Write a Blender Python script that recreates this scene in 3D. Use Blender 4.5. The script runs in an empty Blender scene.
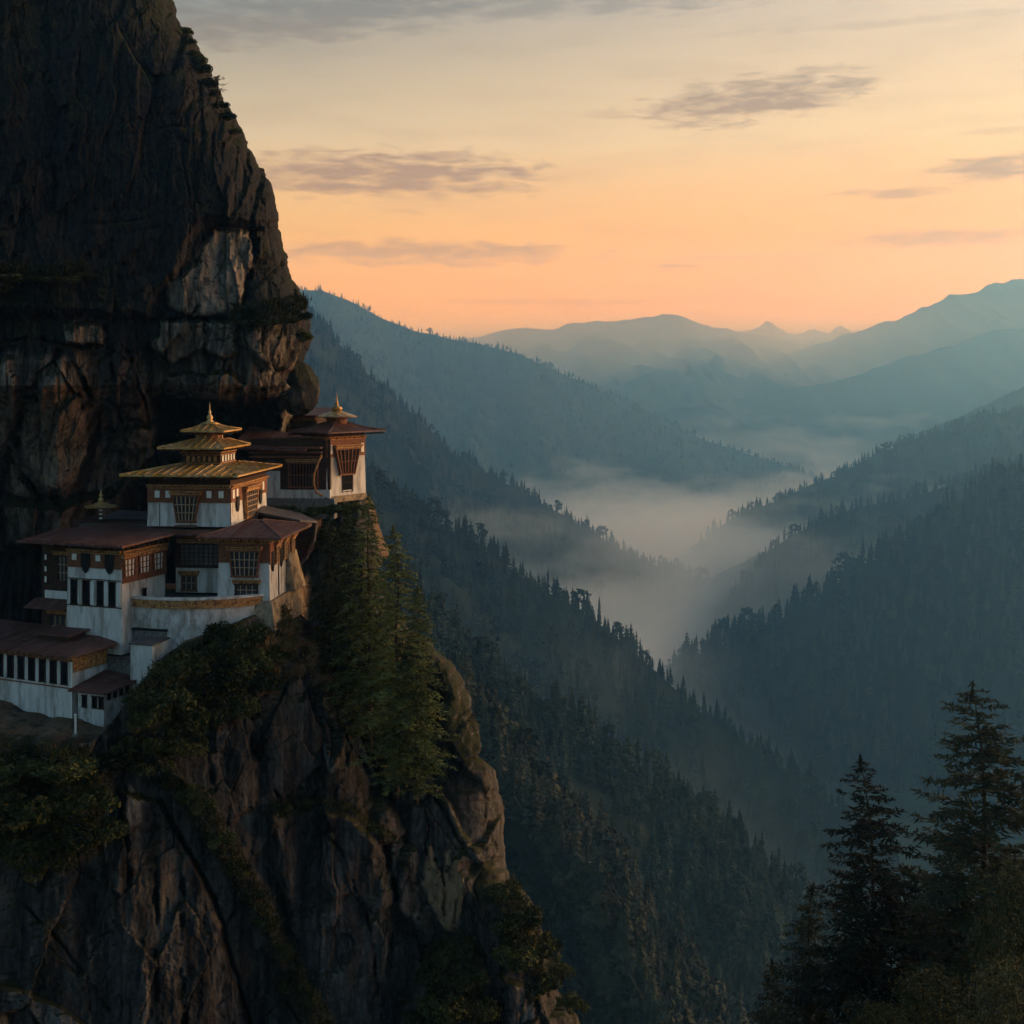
import bpy, bmesh, math, random
import numpy as np
from mathutils import Vector, Matrix

# ------------------------------------------------------------------ light and air settings
TREES = 1.0
EXPO = 1.5
SKY_ST, GLOW, SUN_E, SWELL = 0.115, 0.425, 0.5, 6.2
SKY_TINT = (1.06, 1.0, 0.9)
G0R, G1R, G2R, G3R, G4R = (255, 160, 0, 1.7), (255, 152, 0, 1.12), (255, 174, 5), (240, 203, 146), (215, 194, 172)
G0L, G1L, G2L, G3L, G4L = (250, 162, 0, 1.7), (245, 166, 0, 1.15), (240, 188, 60), (203, 185, 150), (116, 123, 122)
HAZE_D, HAZE_C, HAZE_G = 1.08e-4, (.22, .58, 1.05), 0.55
MIST_D, MIST_G, FAR_D, MID_D = 6e-3, .65, 5.5e-3, 0.75e-4

R = math.radians
S = bpy.context.scene
COL = S.collection
F = 1250.0          # focal length in picture widths/1024
HY = 380.0          # row of the eye level
rnd = random.Random(7)

# ------------------------------------------------------------------ camera
cam = bpy.data.cameras.new('camera')
cam_o = bpy.data.objects.new('camera', cam)
COL.objects.link(cam_o)
cam.sensor_width = 36
cam.lens = F / 1024 * 36
cam.shift_y = -(512 - HY) / 1024
cam.clip_start = 1.0
cam.clip_end = 80000
cam_o.rotation_euler = (R(90), 0, 0)
S.camera = cam_o

# ------------------------------------------------------------------ world
SUN_AZ, SUN_EL = 64.0, 7.0        # degrees right of the view axis / above the horizon
world = bpy.data.worlds.new('World')
S.world = world
world.use_nodes = True
wt = world.node_tree
for n in list(wt.nodes):
    wt.nodes.remove(n)

def nd(t, kind, **kw):
    n = t.nodes.new(kind)
    for k, v in kw.items():
        if k == 'inp':
            for kk, vv in v.items():
                n.inputs[kk].default_value = vv
        else:
            setattr(n, k, v)
    return n

def mth(t, op, a, b=None, c=None, clamp=False):
    n = t.nodes.new('ShaderNodeMath')
    n.operation = op
    n.use_clamp = clamp
    for i, v in enumerate((a, b, c)):
        if v is None:
            continue
        if isinstance(v, (int, float)):
            n.inputs[i].default_value = v
        else:
            t.links.new(v, n.inputs[i])
    return n.outputs[0]

def ramp(t, fac, stops, interp='LINEAR'):
    n = t.nodes.new('ShaderNodeValToRGB')
    cr = n.color_ramp
    cr.interpolation = interp
    while len(cr.elements) > 1:
        cr.elements.remove(cr.elements[-1])
    cr.elements[0].position = stops[0][0]
    cr.elements[0].color = (*stops[0][1], 1) if len(stops[0][1]) == 3 else stops[0][1]
    for p, c in stops[1:]:
        e = cr.elements.new(p)
        e.color = (*c, 1) if len(c) == 3 else c
    if fac is not None:
        t.links.new(fac, n.inputs[0])
    return n.outputs[0]

def mix(t, fac, a, b, blend='MIX'):
    n = t.nodes.new('ShaderNodeMix')
    n.data_type = 'RGBA'
    n.blend_type = blend
    for sock, v in ((n.inputs[0], fac), (n.inputs[6], a), (n.inputs[7], b)):
        if isinstance(v, (int, float)):
            sock.default_value = v
        elif isinstance(v, tuple):
            sock.default_value = (*v, 1)
        else:
            t.links.new(v, sock)
    return n.outputs[2]

def lin(r, g, b, k=1.0):
    f = lambda v: ((v / 255 + .055) / 1.055) ** 2.4 if v > 10 else v / 255 / 12.92
    return (f(r) * k, f(g) * k, f(b) * k)

sky = nd(wt, 'ShaderNodeTexSky', sky_type='NISHITA', sun_disc=False,
         sun_elevation=R(SUN_EL), sun_rotation=R(SUN_AZ), dust_density=2.5, air_density=1.0, ozone_density=3.0)
tc = nd(wt, 'ShaderNodeTexCoord')
sx = nd(wt, 'ShaderNodeSeparateXYZ')
wt.links.new(tc.outputs['Generated'], sx.inputs[0])
el = mth(wt, 'MULTIPLY', mth(wt, 'ARCSINE', sx.outputs[2]), 180 / math.pi)
az = mth(wt, 'MULTIPLY', mth(wt, 'ARCTAN2', sx.outputs[0], sx.outputs[1]), 180 / math.pi)
# evening glow of the western sky: colour by height above the horizon, warmer and brighter towards the sunset
e01 = mth(wt, 'DIVIDE', el, 40.0, clamp=True)
glow_r = ramp(wt, e01, [(0.0, lin(*G0R)), (0.05, lin(*G1R)), (0.16, lin(*G2R)), (0.27, lin(*G3R)), (0.42, lin(*G4R)), (1.0, lin(120, 130, 140))])
glow_l = ramp(wt, e01, [(0.0, lin(*G0L)), (0.05, lin(*G1L)), (0.16, lin(*G2L)), (0.27, lin(*G3L)), (0.42, lin(*G4L)), (1.0, lin(96, 112, 124))])
side = mth(wt, 'DIVIDE', mth(wt, 'ADD', az, 16.0), 38.0, clamp=True)
glow = mix(wt, side, glow_l, glow_r)
wob = nd(wt, 'ShaderNodeTexNoise', inp={'Scale': 2.0, 'Detail': 5.0, 'Roughness': 0.55})
cxy = nd(wt, 'ShaderNodeCombineXYZ')
wt.links.new(mth(wt, 'MULTIPLY', az, 0.07), cxy.inputs[0])
wt.links.new(mth(wt, 'MULTIPLY', el, 0.42), cxy.inputs[1])
wt.links.new(cxy.outputs[0], wob.inputs['Vector'])
# clouds: (azimuth, elevation, half width, half height, strength) in degrees
def cloud(px, py, hw, hh, st, tilt=0.0):
    return (math.degrees(math.atan((px - 512) / F)), math.degrees(math.atan((HY - py) / F)), math.degrees(hw / F), math.degrees(hh / F), st, tilt)
CLOUDS = [cloud(380, 175, 190, 27, 1.0), cloud(440, 190, 120, 5, .6), cloud(755, 104, 128, 26, .95, .1), cloud(415, 253, 205, 15, .8),
          cloud(1000, 182, 80, 14, .9, .03), cloud(895, 201, 60, 6, .7), cloud(930, 246, 110, 9, .7), cloud(678, 267, 42, 3, .6),
          cloud(300, 22, 280, 30, .8, .12), cloud(520, 4, 300, 16, .6), cloud(890, 38, 200, 5, .25), cloud(560, 302, 150, 4, .4), cloud(405, 212, 26, 4, .4),
          cloud(610, 115, 35, 5, .3), cloud(770, 260, 160, 4, .35), cloud(1010, 148, 60, 4, .3)]
cn = nd(wt, 'ShaderNodeTexNoise', inp={'Scale': 1.0, 'Detail': 7.0, 'Roughness': 0.62, 'Distortion': .4})
c2 = nd(wt, 'ShaderNodeCombineXYZ')
wt.links.new(mth(wt, 'MULTIPLY', az, 0.55), c2.inputs[0])
wt.links.new(mth(wt, 'MULTIPLY', el, 2.6), c2.inputs[1])
wt.links.new(c2.outputs[0], cn.inputs['Vector'])
nz = mth(wt, 'SUBTRACT', cn.outputs[0], 0.5)
acc = None
for (ca, ce, hw, hh, st, tl) in CLOUDS:
    dx = mth(wt, 'DIVIDE', mth(wt, 'SUBTRACT', az, ca), hw)
    e_ = mth(wt, 'SUBTRACT', el, ce)
    if tl:
        e_ = mth(wt, 'SUBTRACT', e_, mth(wt, 'MULTIPLY', dx, tl * hw))
    dy = mth(wt, 'DIVIDE', e_, hh)
    d2 = mth(wt, 'ADD', mth(wt, 'POWER', mth(wt, 'ABSOLUTE', dx), 2.0), mth(wt, 'POWER', mth(wt, 'ABSOLUTE', dy), 2.0))
    m = mth(wt, 'ADD', mth(wt, 'SUBTRACT', 0.95, d2), mth(wt, 'MULTIPLY', nz, 3.6))
    m = mth(wt, 'MULTIPLY', mth(wt, 'MULTIPLY', m, 1.05, clamp=True), st)
    acc = m if acc is None else mth(wt, 'MAXIMUM', acc, m)
streak = mth(wt, 'MULTIPLY', mth(wt, 'SUBTRACT', wob.outputs[0], 0.47, clamp=True), 0.9)
acc = mth(wt, 'MULTIPLY', mth(wt, 'MAXIMUM', acc, streak), mth(wt, 'DIVIDE', el, 3.0, clamp=True))
cl_col = ramp(wt, e01, [(0.0, lin(175, 112, 60)), (0.15, lin(158, 108, 70)), (0.3, lin(140, 104, 80)), (0.42, lin(108, 104, 100))])
cl_col = mix(wt, 0.22, cl_col, glow)
sky_west = mix(wt, mth(wt, 'MULTIPLY', acc, 1.0), glow, cl_col)
# west = where the afterglow stands; elsewhere the plain Nishita sky
daz = mth(wt, 'ABSOLUTE', mth(wt, 'SUBTRACT', az, 30.0))
westf = nd(wt, 'ShaderNodeMapRange', interpolation_type='SMOOTHSTEP')
wt.links.new(daz, westf.inputs[0])
for i, v in ((1, 58.0), (2, 100.0), (3, 1.0), (4, 0.0)):
    westf.inputs[i].default_value = v
upf = nd(wt, 'ShaderNodeMapRange', interpolation_type='SMOOTHSTEP')
wt.links.new(el, upf.inputs[0])
for i, v in ((1, 18.0), (2, 40.0), (3, 1.0), (4, 0.0)):
    upf.inputs[i].default_value = v
west = mth(wt, 'MULTIPLY', westf.outputs[0], upf.outputs[0])
amb = nd(wt, 'ShaderNodeMix', data_type='RGBA', blend_type='MULTIPLY')
amb.inputs[0].default_value = 1.0
wt.links.new(sky.outputs[0], amb.inputs[6])
amb.inputs[7].default_value = (*SKY_TINT, 1)
g10 = nd(wt, 'ShaderNodeVectorMath', operation='SCALE')
# the glow swells towards the place where the sun stands, right of the picture
sunw = nd(wt, 'ShaderNodeMapRange', interpolation_type='SMOOTHSTEP')
wt.links.new(mth(wt, 'ABSOLUTE', mth(wt, 'SUBTRACT', az, SUN_AZ)), sunw.inputs[0])
for i, v in ((1, 6.0), (2, 42.0), (3, SWELL), (4, 0.0)):
    sunw.inputs[i].default_value = v
swc = mix(wt, mth(wt, 'MULTIPLY', sunw.outputs[0], .75 / SWELL), sky_west, (.88, .67, .38))
wt.links.new(swc, g10.inputs[0])
wt.links.new(mth(wt, 'MULTIPLY', mth(wt, 'ADD', sunw.outputs[0], 1.0), GLOW / SKY_ST), g10.inputs['Scale'])
out_c = mix(wt, west, amb.outputs[2], g10.outputs[0])
bg = nd(wt, 'ShaderNodeBackground', inp={'Strength': SKY_ST})
wt.links.new(out_c, bg.inputs[0])
wo = nd(wt, 'ShaderNodeOutputWorld')
wt.links.new(bg.outputs[0], wo.inputs[0])

# ------------------------------------------------------------------ sun
sl = bpy.data.lights.new('sun', 'SUN')
sl.energy = SUN_E
sl.angle = R(3.0)
sl.color = (1.0, 0.82, 0.64)
sun_o = bpy.data.objects.new('sun', sl)
COL.objects.link(sun_o)
sdir = Vector((math.sin(R(SUN_AZ)) * math.cos(R(SUN_EL)), math.cos(R(SUN_AZ)) * math.cos(R(SUN_EL)), math.sin(R(SUN_EL))))
sun_o.rotation_euler = sdir.to_track_quat('Z', 'Y').to_euler()

S.view_settings.view_transform = 'Standard'
S.view_settings.look = 'None'
S.view_settings.gamma = 1
S.view_settings.exposure = EXPO
S.render.engine = 'CYCLES'
cy = S.cycles
cy.use_denoising = True
cy.use_adaptive_sampling = True
cy.adaptive_threshold = 0.012
cy.max_bounces = 5
cy.diffuse_bounces = 3
cy.glossy_bounces = 2
cy.transparent_max_bounces = 8
cy.volume_bounces = 6
cy.volume_step_rate = 1.0
cy.volume_max_steps = 256
cy.caustics_reflective = False
cy.caustics_refractive = False

# ------------------------------------------------------------------ helpers
def P(px, py, Y):
    return Vector(((px - 512) / F * Y, Y, (HY - py) / F * Y))

def tag(o, label=None, cat=None, group=None, kind=None):
    if label: o['label'] = label
    if cat: o['category'] = cat
    if group: o['group'] = group
    if kind: o['kind'] = kind
    return o

def empty(name, loc, rz=0.0, label=None, cat=None, group=None):
    o = bpy.data.objects.new(name, None)
    COL.objects.link(o)
    o.location = loc
    o.rotation_euler = (0, 0, rz)
    return tag(o, label, cat, group)

def np_mesh(name, verts, faces, mats, smooth=False, mat_idx=None):
    """verts (n,3), faces (m,k) of one size or a list of arrays"""
    me = bpy.data.meshes.new(name)
    verts = np.asarray(verts, dtype=np.float32)
    if not isinstance(faces, list):
        faces = [faces]
    faces = [np.asarray(f, dtype=np.int32) for f in faces if len(f)]
    loops = np.concatenate([f.ravel() for f in faces])
    tot = np.concatenate([np.full(len(f), f.shape[1], dtype=np.int32) for f in faces])
    start = np.concatenate([[0], np.cumsum(tot)[:-1]]).astype(np.int32)
    me.vertices.add(len(verts))
    me.vertices.foreach_set('co', verts.ravel())
    me.loops.add(len(loops))
    me.loops.foreach_set('vertex_index', loops)
    me.polygons.add(len(tot))
    me.polygons.foreach_set('loop_start', start)
    me.polygons.foreach_set('loop_total', tot)
    if mat_idx is not None:
        me.polygons.foreach_set('material_index', np.asarray(mat_idx, dtype=np.int32))
    me.polygons.foreach_set('use_smooth', np.full(len(tot), smooth, dtype=bool))
    for m in (mats if isinstance(mats, (list, tuple)) else [mats]):
        me.materials.append(m)
    me.update(calc_edges=True)
    me.validate()
    return me

def link(name, me, parent=None):
    o = bpy.data.objects.new(name, me)
    COL.objects.link(o)
    if parent is not None:
        o.parent = parent
    return o

# ---- noise
_prm = np.random.RandomState(11).permutation(65536).astype(np.int64)
def _h(ix, iy, iz):
    return _prm[(_prm[(_prm[ix & 65535] + iy) & 65535] + iz) & 65535]
_ga = np.random.RandomState(5).normal(size=(65536, 3))
_ga /= np.linalg.norm(_ga, axis=1)[:, None]
def perlin(x, y, z):
    xi, yi, zi = (np.floor(v).astype(np.int64) for v in (x, y, z))
    xf, yf, zf = x - xi, y - yi, z - zi
    f = lambda t: t * t * t * (t * (t * 6 - 15) + 10)
    u, v, w = f(xf), f(yf), f(zf)
    r = 0
    for dx in (0, 1):
        for dy in (0, 1):
            for dz in (0, 1):
                g = _ga[_h(xi + dx, yi + dy, zi + dz)]
                d = g[..., 0] * (xf - dx) + g[..., 1] * (yf - dy) + g[..., 2] * (zf - dz)
                r = r + d * (u if dx else 1 - u) * (v if dy else 1 - v) * (w if dz else 1 - w)
    return r * 1.5
def fbm(x, y, z, oct=4, rough=.5, ridged=False):
    a, s, r = 1.0, 0.0, 0.0
    for i in range(oct):
        n = perlin(x * 2 ** i + 17.3 * i, y * 2 ** i - 9.1 * i, z * 2 ** i + 3.7 * i)
        if ridged:
            n = 1 - 2 * np.abs(n)
        r = r + a * n
        s += a
        a *= rough
    return r / s
def worley(x, y, z, jit=.9):
    """F1, F2 and a random value of the nearest cell"""
    xi, yi, zi = (np.floor(v).astype(np.int64) for v in (x, y, z))
    f1 = np.full(x.shape, 9.0); f2 = np.full(x.shape, 9.0); cid = np.zeros(x.shape)
    for dx in (-1, 0, 1):
        for dy in (-1, 0, 1):
            for dz in (-1, 0, 1):
                h = _h(xi + dx, yi + dy, zi + dz)
                px = xi + dx + .5 + jit * ((h % 1021) / 1021 - .5)
                py = yi + dy + .5 + jit * (((h * 7) % 1013) / 1013 - .5)
                pz = zi + dz + .5 + jit * (((h * 13) % 1009) / 1009 - .5)
                d = np.sqrt((px - x) ** 2 + (py - y) ** 2 + (pz - z) ** 2)
                n1 = d < f1
                f2 = np.where(n1, f1, np.minimum(f2, d))
                cid = np.where(n1, (h % 4093) / 4093, cid)
                f1 = np.where(n1, d, f1)
    return f1, f2, cid
def smooth(a, b, x):
    t = np.clip((x - a) / (b - a), 0, 1)
    return t * t * (3 - 2 * t)

def grid_faces(nu, nv):
    i = np.arange(nu - 1)[:, None] * nv + np.arange(nv - 1)[None, :]
    i = i.ravel()
    return np.stack([i, i + nv, i + nv + 1, i + 1], 1)

# ---- materials
def mat(name, base=(.5, .5, .5), rough=.8, spec=.3, metal=0.0):
    m = bpy.data.materials.new(name)
    m.use_nodes = True
    b = m.node_tree.nodes['Principled BSDF']
    b.inputs['Base Color'].default_value = (*base, 1)
    b.inputs['Roughness'].default_value = rough
    b.inputs['Specular IOR Level'].default_value = spec
    b.inputs['Metallic'].default_value = metal
    return m

def mat_noise(name, c1, c2, scale, rough=.8, spec=.25, metal=0.0, bump=0.0, bscale=None, c3=None, s3=None, stretch=(1, 1, 1), detail=5, lo=.35, hi=.65):
    m = mat(name, c1, rough, spec, metal)
    t = m.node_tree
    b = t.nodes['Principled BSDF']
    co = nd(t, 'ShaderNodeTexCoord')
    mp = nd(t, 'ShaderNodeMapping')
    mp.inputs['Scale'].default_value = stretch
    t.links.new(co.outputs['Object'], mp.inputs[0])
    n = nd(t, 'ShaderNodeTexNoise', inp={'Scale': scale, 'Detail': detail, 'Roughness': .6})
    t.links.new(mp.outputs[0], n.inputs['Vector'])
    c = ramp(t, n.outputs[0], [(lo, c1), (hi, c2)])
    if c3:
        n3 = nd(t, 'ShaderNodeTexNoise', inp={'Scale': s3 or scale * .3, 'Detail': 6, 'Roughness': .65})
        t.links.new(mp.outputs[0], n3.inputs['Vector'])
        k = ramp(t, n3.outputs[0], [(.48, (0, 0, 0)), (.62, (1, 1, 1))])
        c = mix(t, k, c, c3)
    t.links.new(c, b.inputs['Base Color'])
    if bump:
        bn = nd(t, 'ShaderNodeTexNoise', inp={'Scale': bscale or scale * 2, 'Detail': 6, 'Roughness': .65})
        t.links.new(mp.outputs[0], bn.inputs['Vector'])
        bp = nd(t, 'ShaderNodeBump', inp={'Strength': bump, 'Distance': .1})
        t.links.new(bn.outputs[0], bp.inputs['Height'])
        t.links.new(bp.outputs[0], b.inputs['Normal'])
    return m
# ================================================================== HILLS AND FOREST
def foliage_mat(name, dark, light, scale=.5):
    m = mat(name, dark, .85, .1)
    t = m.node_tree
    b = t.nodes['Principled BSDF']
    oi = nd(t, 'ShaderNodeObjectInfo')
    co = nd(t, 'ShaderNodeNewGeometry')
    n = nd(t, 'ShaderNodeTexNoise', inp={'Scale': scale, 'Detail': 3.0})
    t.links.new(co.outputs['Position'], n.inputs['Vector'])
    c = ramp(t, n.outputs[0], [(.3, dark), (.7, light)])
    v = nd(t, 'ShaderNodeHueSaturation')
    t.links.new(c, v.inputs['Color'])
    t.links.new(mth(t, 'ADD', mth(t, 'MULTIPLY', oi.outputs['Random'], 1.25), .38), v.inputs['Value'])
    t.links.new(mth(t, 'ADD', mth(t, 'MULTIPLY', oi.outputs['Random'], -.06), .53), v.inputs['Hue'])
    t.links.new(v.outputs[0], b.inputs['Base Color'])
    return m
M_FOREST = foliage_mat('forest_needles', (.009, .015, .008), (.028, .036, .015), .25)
M_WARM = foliage_mat('warm_lit_needles', (.014, .017, .008), (.042, .040, .017), .25)  # forest needles again, with the warm evening light mixed into their colour
M_BARK = mat_noise('bark', (.02, .015, .011), (.05, .038, .028), 3, .9, .1)
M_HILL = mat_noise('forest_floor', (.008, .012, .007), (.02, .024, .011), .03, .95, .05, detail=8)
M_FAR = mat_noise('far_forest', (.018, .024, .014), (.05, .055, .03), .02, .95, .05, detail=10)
M_FLOOR = mat_noise('valley_floor_ground', (.02, .028, .015), (.05, .055, .028), .01, .95, .05, detail=10)

def conifer_mesh(name, seed, layers=13, spikes=11, mats=None, slim=.19, droop=.30):
    """a forest conifer of height 1: tapered trunk and ragged whorls of drooping boughs with gaps"""
    r = np.random.RandomState(seed)
    V, Fc, MI = [], [], []
    base = 0
    # trunk
    k = 6
    for z, rad in ((-.04, .018), (.5, .011), (.97, .002)):
        a = np.arange(k) * 2 * np.pi / k
        V.append(np.stack([rad * np.cos(a), rad * np.sin(a), np.full(k, z)], 1))
    for j in range(2):
        for i in range(k):
            a, b = j * k + i, j * k + (i + 1) % k
            Fc.append((a, b, b + k)); MI.append(1)
            Fc.append((a, b + k, a + k)); MI.append(1)
    base = 3 * k
    for l in range(layers):
        t = l / (layers - 1)
        z = .10 + .88 * t ** .92
        rad = slim * (1 - t) ** .82 * (.8 + .35 * r.rand()) + .012
        n = spikes if t < .75 else 7
        off = r.rand() * 6.28
        for s in range(n):
            if r.rand() < .13:
                continue
            a = off + s * 2 * np.pi / n + r.uniform(-.2, .2)
            L = rad * r.uniform(.55, 1.18)
            zz = z + r.uniform(-.018, .018)
            w = L * r.uniform(.26, .42) + .006
            ca, sa = np.cos(a), np.sin(a)
            dz = -L * droop * r.uniform(.4, 1.5)
            up = .012 + .02 * r.rand()
            p = np.array([[0, 0, zz + up * 1.6], [ca * L * .55 - sa * w, sa * L * .55 + ca * w, zz + dz * .45],
                          [ca * L, sa * L, zz + dz * .9 + .004], [ca * L * .55 + sa * w, sa * L * .55 - ca * w, zz + dz * .45],
                          [ca * L * .6, sa * L * .6, zz + dz * .35 + up], [ca * L * .5, sa * L * .5, zz + dz * .8 - up * 1.3]])
            V.append(p)
            b = base
            for tri in ((0, 1, 4), (1, 2, 4), (2, 3, 4), (3, 0, 4), (1, 5, 2), (2, 5, 3), (0, 5, 1), (3, 5, 0)):
                Fc.append(tuple(b + q for q in tri)); MI.append(0)
            base += 6
    return np_mesh(name, np.concatenate(V), np.array(Fc), mats or [M_FOREST, M_BARK], False, MI)

CON = [conifer_mesh('conifer', 20 + i, 12 + i % 3, 10 + i % 3, None, (.15, .19, .17, .22, .13)[i], (.3, .2, .45, .35, .5)[i]) for i in range(5)]
def broad_mesh(name, seed):
    """a round-headed forest tree of height 1 made of leaf clumps"""
    r = np.random.RandomState(seed)
    n = 230
    cs = [(r.normal(0, .13), r.normal(0, .13), r.uniform(.26, .84), r.uniform(.09, .18)) for _ in range(9)]
    V, Fc = [], []
    for i in range(n):
        b = cs[r.randint(9)]
        d = r.normal(size=3); d /= np.linalg.norm(d)
        c = np.array(b[:3]) + d * b[3] * r.uniform(.6, 1.1)
        u = r.normal(size=3); u /= np.linalg.norm(u); w = np.cross(u, d); u = u * .055; w = w * .05
        k = len(V); V += [c - u, c + w, c + u, c - w]; Fc += [(k, k + 1, k + 2), (k, k + 2, k + 3)]
    MI = [0] * len(Fc)
    for i in range(5):
        a0, a1 = i * 1.2566, (i + 1) * 1.2566
        k = len(V)
        V += [np.array([.022 * np.cos(a0), .022 * np.sin(a0), -.03]), np.array([.022 * np.cos(a1), .022 * np.sin(a1), -.03]), np.array([0, 0, .6])]
        Fc.append((k, k + 1, k + 2)); MI.append(1)
    return np_mesh(name, np.array(V), np.array(Fc), [M_FOREST, M_BARK], False, MI)
CON += [broad_mesh('broad_tree', 61), broad_mesh('broad_tree', 62)]
CON_WARM = []
for me in CON:
    m2 = me.copy(); m2.materials[0] = M_WARM
    CON_WARM.append(m2)
src = bpy.data.collections.new('conifer_kinds')
src_w = bpy.data.collections.new('warm_lit_conifer_kinds')
for i, (a, b) in enumerate(zip(CON, CON_WARM)):
    src.objects.link(bpy.data.objects.new('kind_%02d' % i, a))
    src_w.objects.link(bpy.data.objects.new('warm_lit_kind_%02d' % i, b))

def forest_group(collection):
    g = bpy.data.node_groups.new('forest_scatter', 'GeometryNodeTree')
    g.interface.new_socket('Geometry', in_out='INPUT', socket_type='NodeSocketGeometry')
    g.interface.new_socket('Geometry', in_out='OUTPUT', socket_type='NodeSocketGeometry')
    i, o = g.nodes.new('NodeGroupInput'), g.nodes.new('NodeGroupOutput')
    ip = g.nodes.new('GeometryNodeInstanceOnPoints')
    ci = g.nodes.new('GeometryNodeCollectionInfo')
    ci.inputs['Collection'].default_value = collection
    ci.inputs['Separate Children'].default_value = True
    ci.inputs['Reset Children'].default_value = True
    def attr(nm, typ):
        a = g.nodes.new('GeometryNodeInputNamedAttribute')
        a.data_type = typ
        a.inputs['Name'].default_value = nm
        return a.outputs['Attribute']
    g.links.new(i.outputs[0], ip.inputs['Points'])
    g.links.new(ci.outputs[0], ip.inputs['Instance'])
    ip.inputs['Pick Instance'].default_value = True
    g.links.new(attr('pick', 'INT'), ip.inputs['Instance Index'])
    g.links.new(attr('rot', 'FLOAT_VECTOR'), ip.inputs['Rotation'])
    g.links.new(attr('scl', 'FLOAT_VECTOR'), ip.inputs['Scale'])
    g.links.new(ip.outputs[0], o.inputs[0])
    return g
G_FOREST, G_WARM = forest_group(src), forest_group(src_w)

def forest(name, pts, h, seed, label, warm=False):
    r = np.random.RandomState(seed)
    n = len(pts)
    me = bpy.data.meshes.new(name)
    me.vertices.add(n)
    me.vertices.foreach_set('co', np.asarray(pts, dtype=np.float32).ravel())
    hs = h * np.clip(r.lognormal(-.22, .30, n), .35, 1.45)
    ws = hs * r.uniform(.8, 1.35, n)
    a = me.attributes.new('scl', 'FLOAT_VECTOR', 'POINT')
    a.data.foreach_set('vector', np.stack([ws, ws, hs], 1).astype(np.float32).ravel())
    a = me.attributes.new('rot', 'FLOAT_VECTOR', 'POINT')
    a.data.foreach_set('vector', np.stack([r.normal(0, .03, n), r.normal(0, .03, n), r.uniform(0, 6.28, n)], 1).astype(np.float32).ravel())
    a = me.attributes.new('pick', 'INT', 'POINT')
    a.data.foreach_set('value', np.where(r.rand(n) < .14, r.randint(5, 7, n), r.randint(0, 5, n)).astype(np.int32))
    o = link(name, me)
    md = o.modifiers.new('scatter', 'NODES')
    md.node_group = G_WARM if warm else G_FOREST
    tag(o, label, 'forest', None, 'stuff')
    return o

def catmull(pts, n):
    p = np.array(pts, dtype=float)
    d = np.concatenate([[0], np.cumsum(np.hypot(np.diff(p[:, 0]), np.diff(p[:, 1])))])
    t = np.linspace(0, d[-1], n)
    m = np.gradient(p, d, axis=0)
    k = np.clip(np.searchsorted(d, t, 'right') - 1, 0, len(d) - 2)
    h = d[k + 1] - d[k]
    s = ((t - d[k]) / h)[:, None]
    h = h[:, None]
    return (2 * s ** 3 - 3 * s ** 2 + 1) * p[k] + (s ** 3 - 2 * s ** 2 + s) * h * m[k] + (-2 * s ** 3 + 3 * s ** 2) * p[k + 1] + (s ** 3 - s ** 2) * h * m[k + 1]

def hill(name, crest, nt, nw, wf, wb, tan_f, tan_b, gul, seed, m, crest_rough=0.0, gul_len=None, ds=1.0):
    """a real ridge: its crest line, a gullied slope on the near side and a back slope; returns the grids"""
    wf, wb, gul, crest_rough = wf * ds, wb * ds, gul * ds, crest_rough * ds
    gul_len = gul_len * ds if gul_len else None
    c = catmull(crest, nt)
    c[:, 2] *= ds
    X = (c[:, 0] - 512) / F * c[:, 2]
    Y = c[:, 2]
    Z = (HY - c[:, 1]) / F * c[:, 2]
    L = np.concatenate([[0], np.cumsum(np.hypot(np.diff(X), np.diff(Y)))])
    gl = gul_len or wf * .35
    Z = Z + crest_rough * fbm(L / gl * 3, L * 0 + seed, L * 0, 5, .55)
    tx, ty = np.gradient(X), np.gradient(Y)
    ln = np.hypot(tx, ty)
    nx, ny = ty / ln, -tx / ln
    sg = np.sign(-(nx.mean() * X.mean() + ny.mean() * Y.mean()))
    nx, ny = nx * sg, ny * sg
    # smooth the normals
    ker = np.ones(nt // 4 | 1); ker /= ker.size
    pad = ker.size // 2
    nx = np.convolve(np.pad(nx, pad, 'edge'), ker, 'valid'); ny = np.convolve(np.pad(ny, pad, 'edge'), ker, 'valid')
    w = np.concatenate([-wb * np.linspace(1, 0, nw // 4 + 1)[:-1] ** 1.5, wf * np.linspace(0, 1, nw) ** 1.15])
    W, LL = np.meshgrid(w, L)
    aw = np.abs(W)
    side = gul * smooth(0, wf * .4, aw)
    # gullies and spurs running down the slope
    g = fbm(LL / gl + .25 * fbm(LL / gl, W / gl, LL * 0 + seed, 2), W / (gl * 3.5), LL * 0 + seed * 3.1, 5, .5, True)
    bump = fbm(LL / (gl * .45), W / (gl * .45), LL * 0 - seed, 4, .55)
    dz = np.where(W >= 0, -tan_f * aw, -tan_b * aw)
    GX = X[:, None] + nx[:, None] * W
    GY = Y[:, None] + ny[:, None] * W
    GZ = Z[:, None] + dz + side * (g - .25) * 1.0 + side * .35 * bump
    me = np_mesh(name, np.stack([GX, GY, GZ], -1).reshape(-1, 3), grid_faces(nt, len(w)), m, True)
    o = link(name, me)
    tag(o, None, None, None, 'structure')
    return GX, GY, GZ, W

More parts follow.
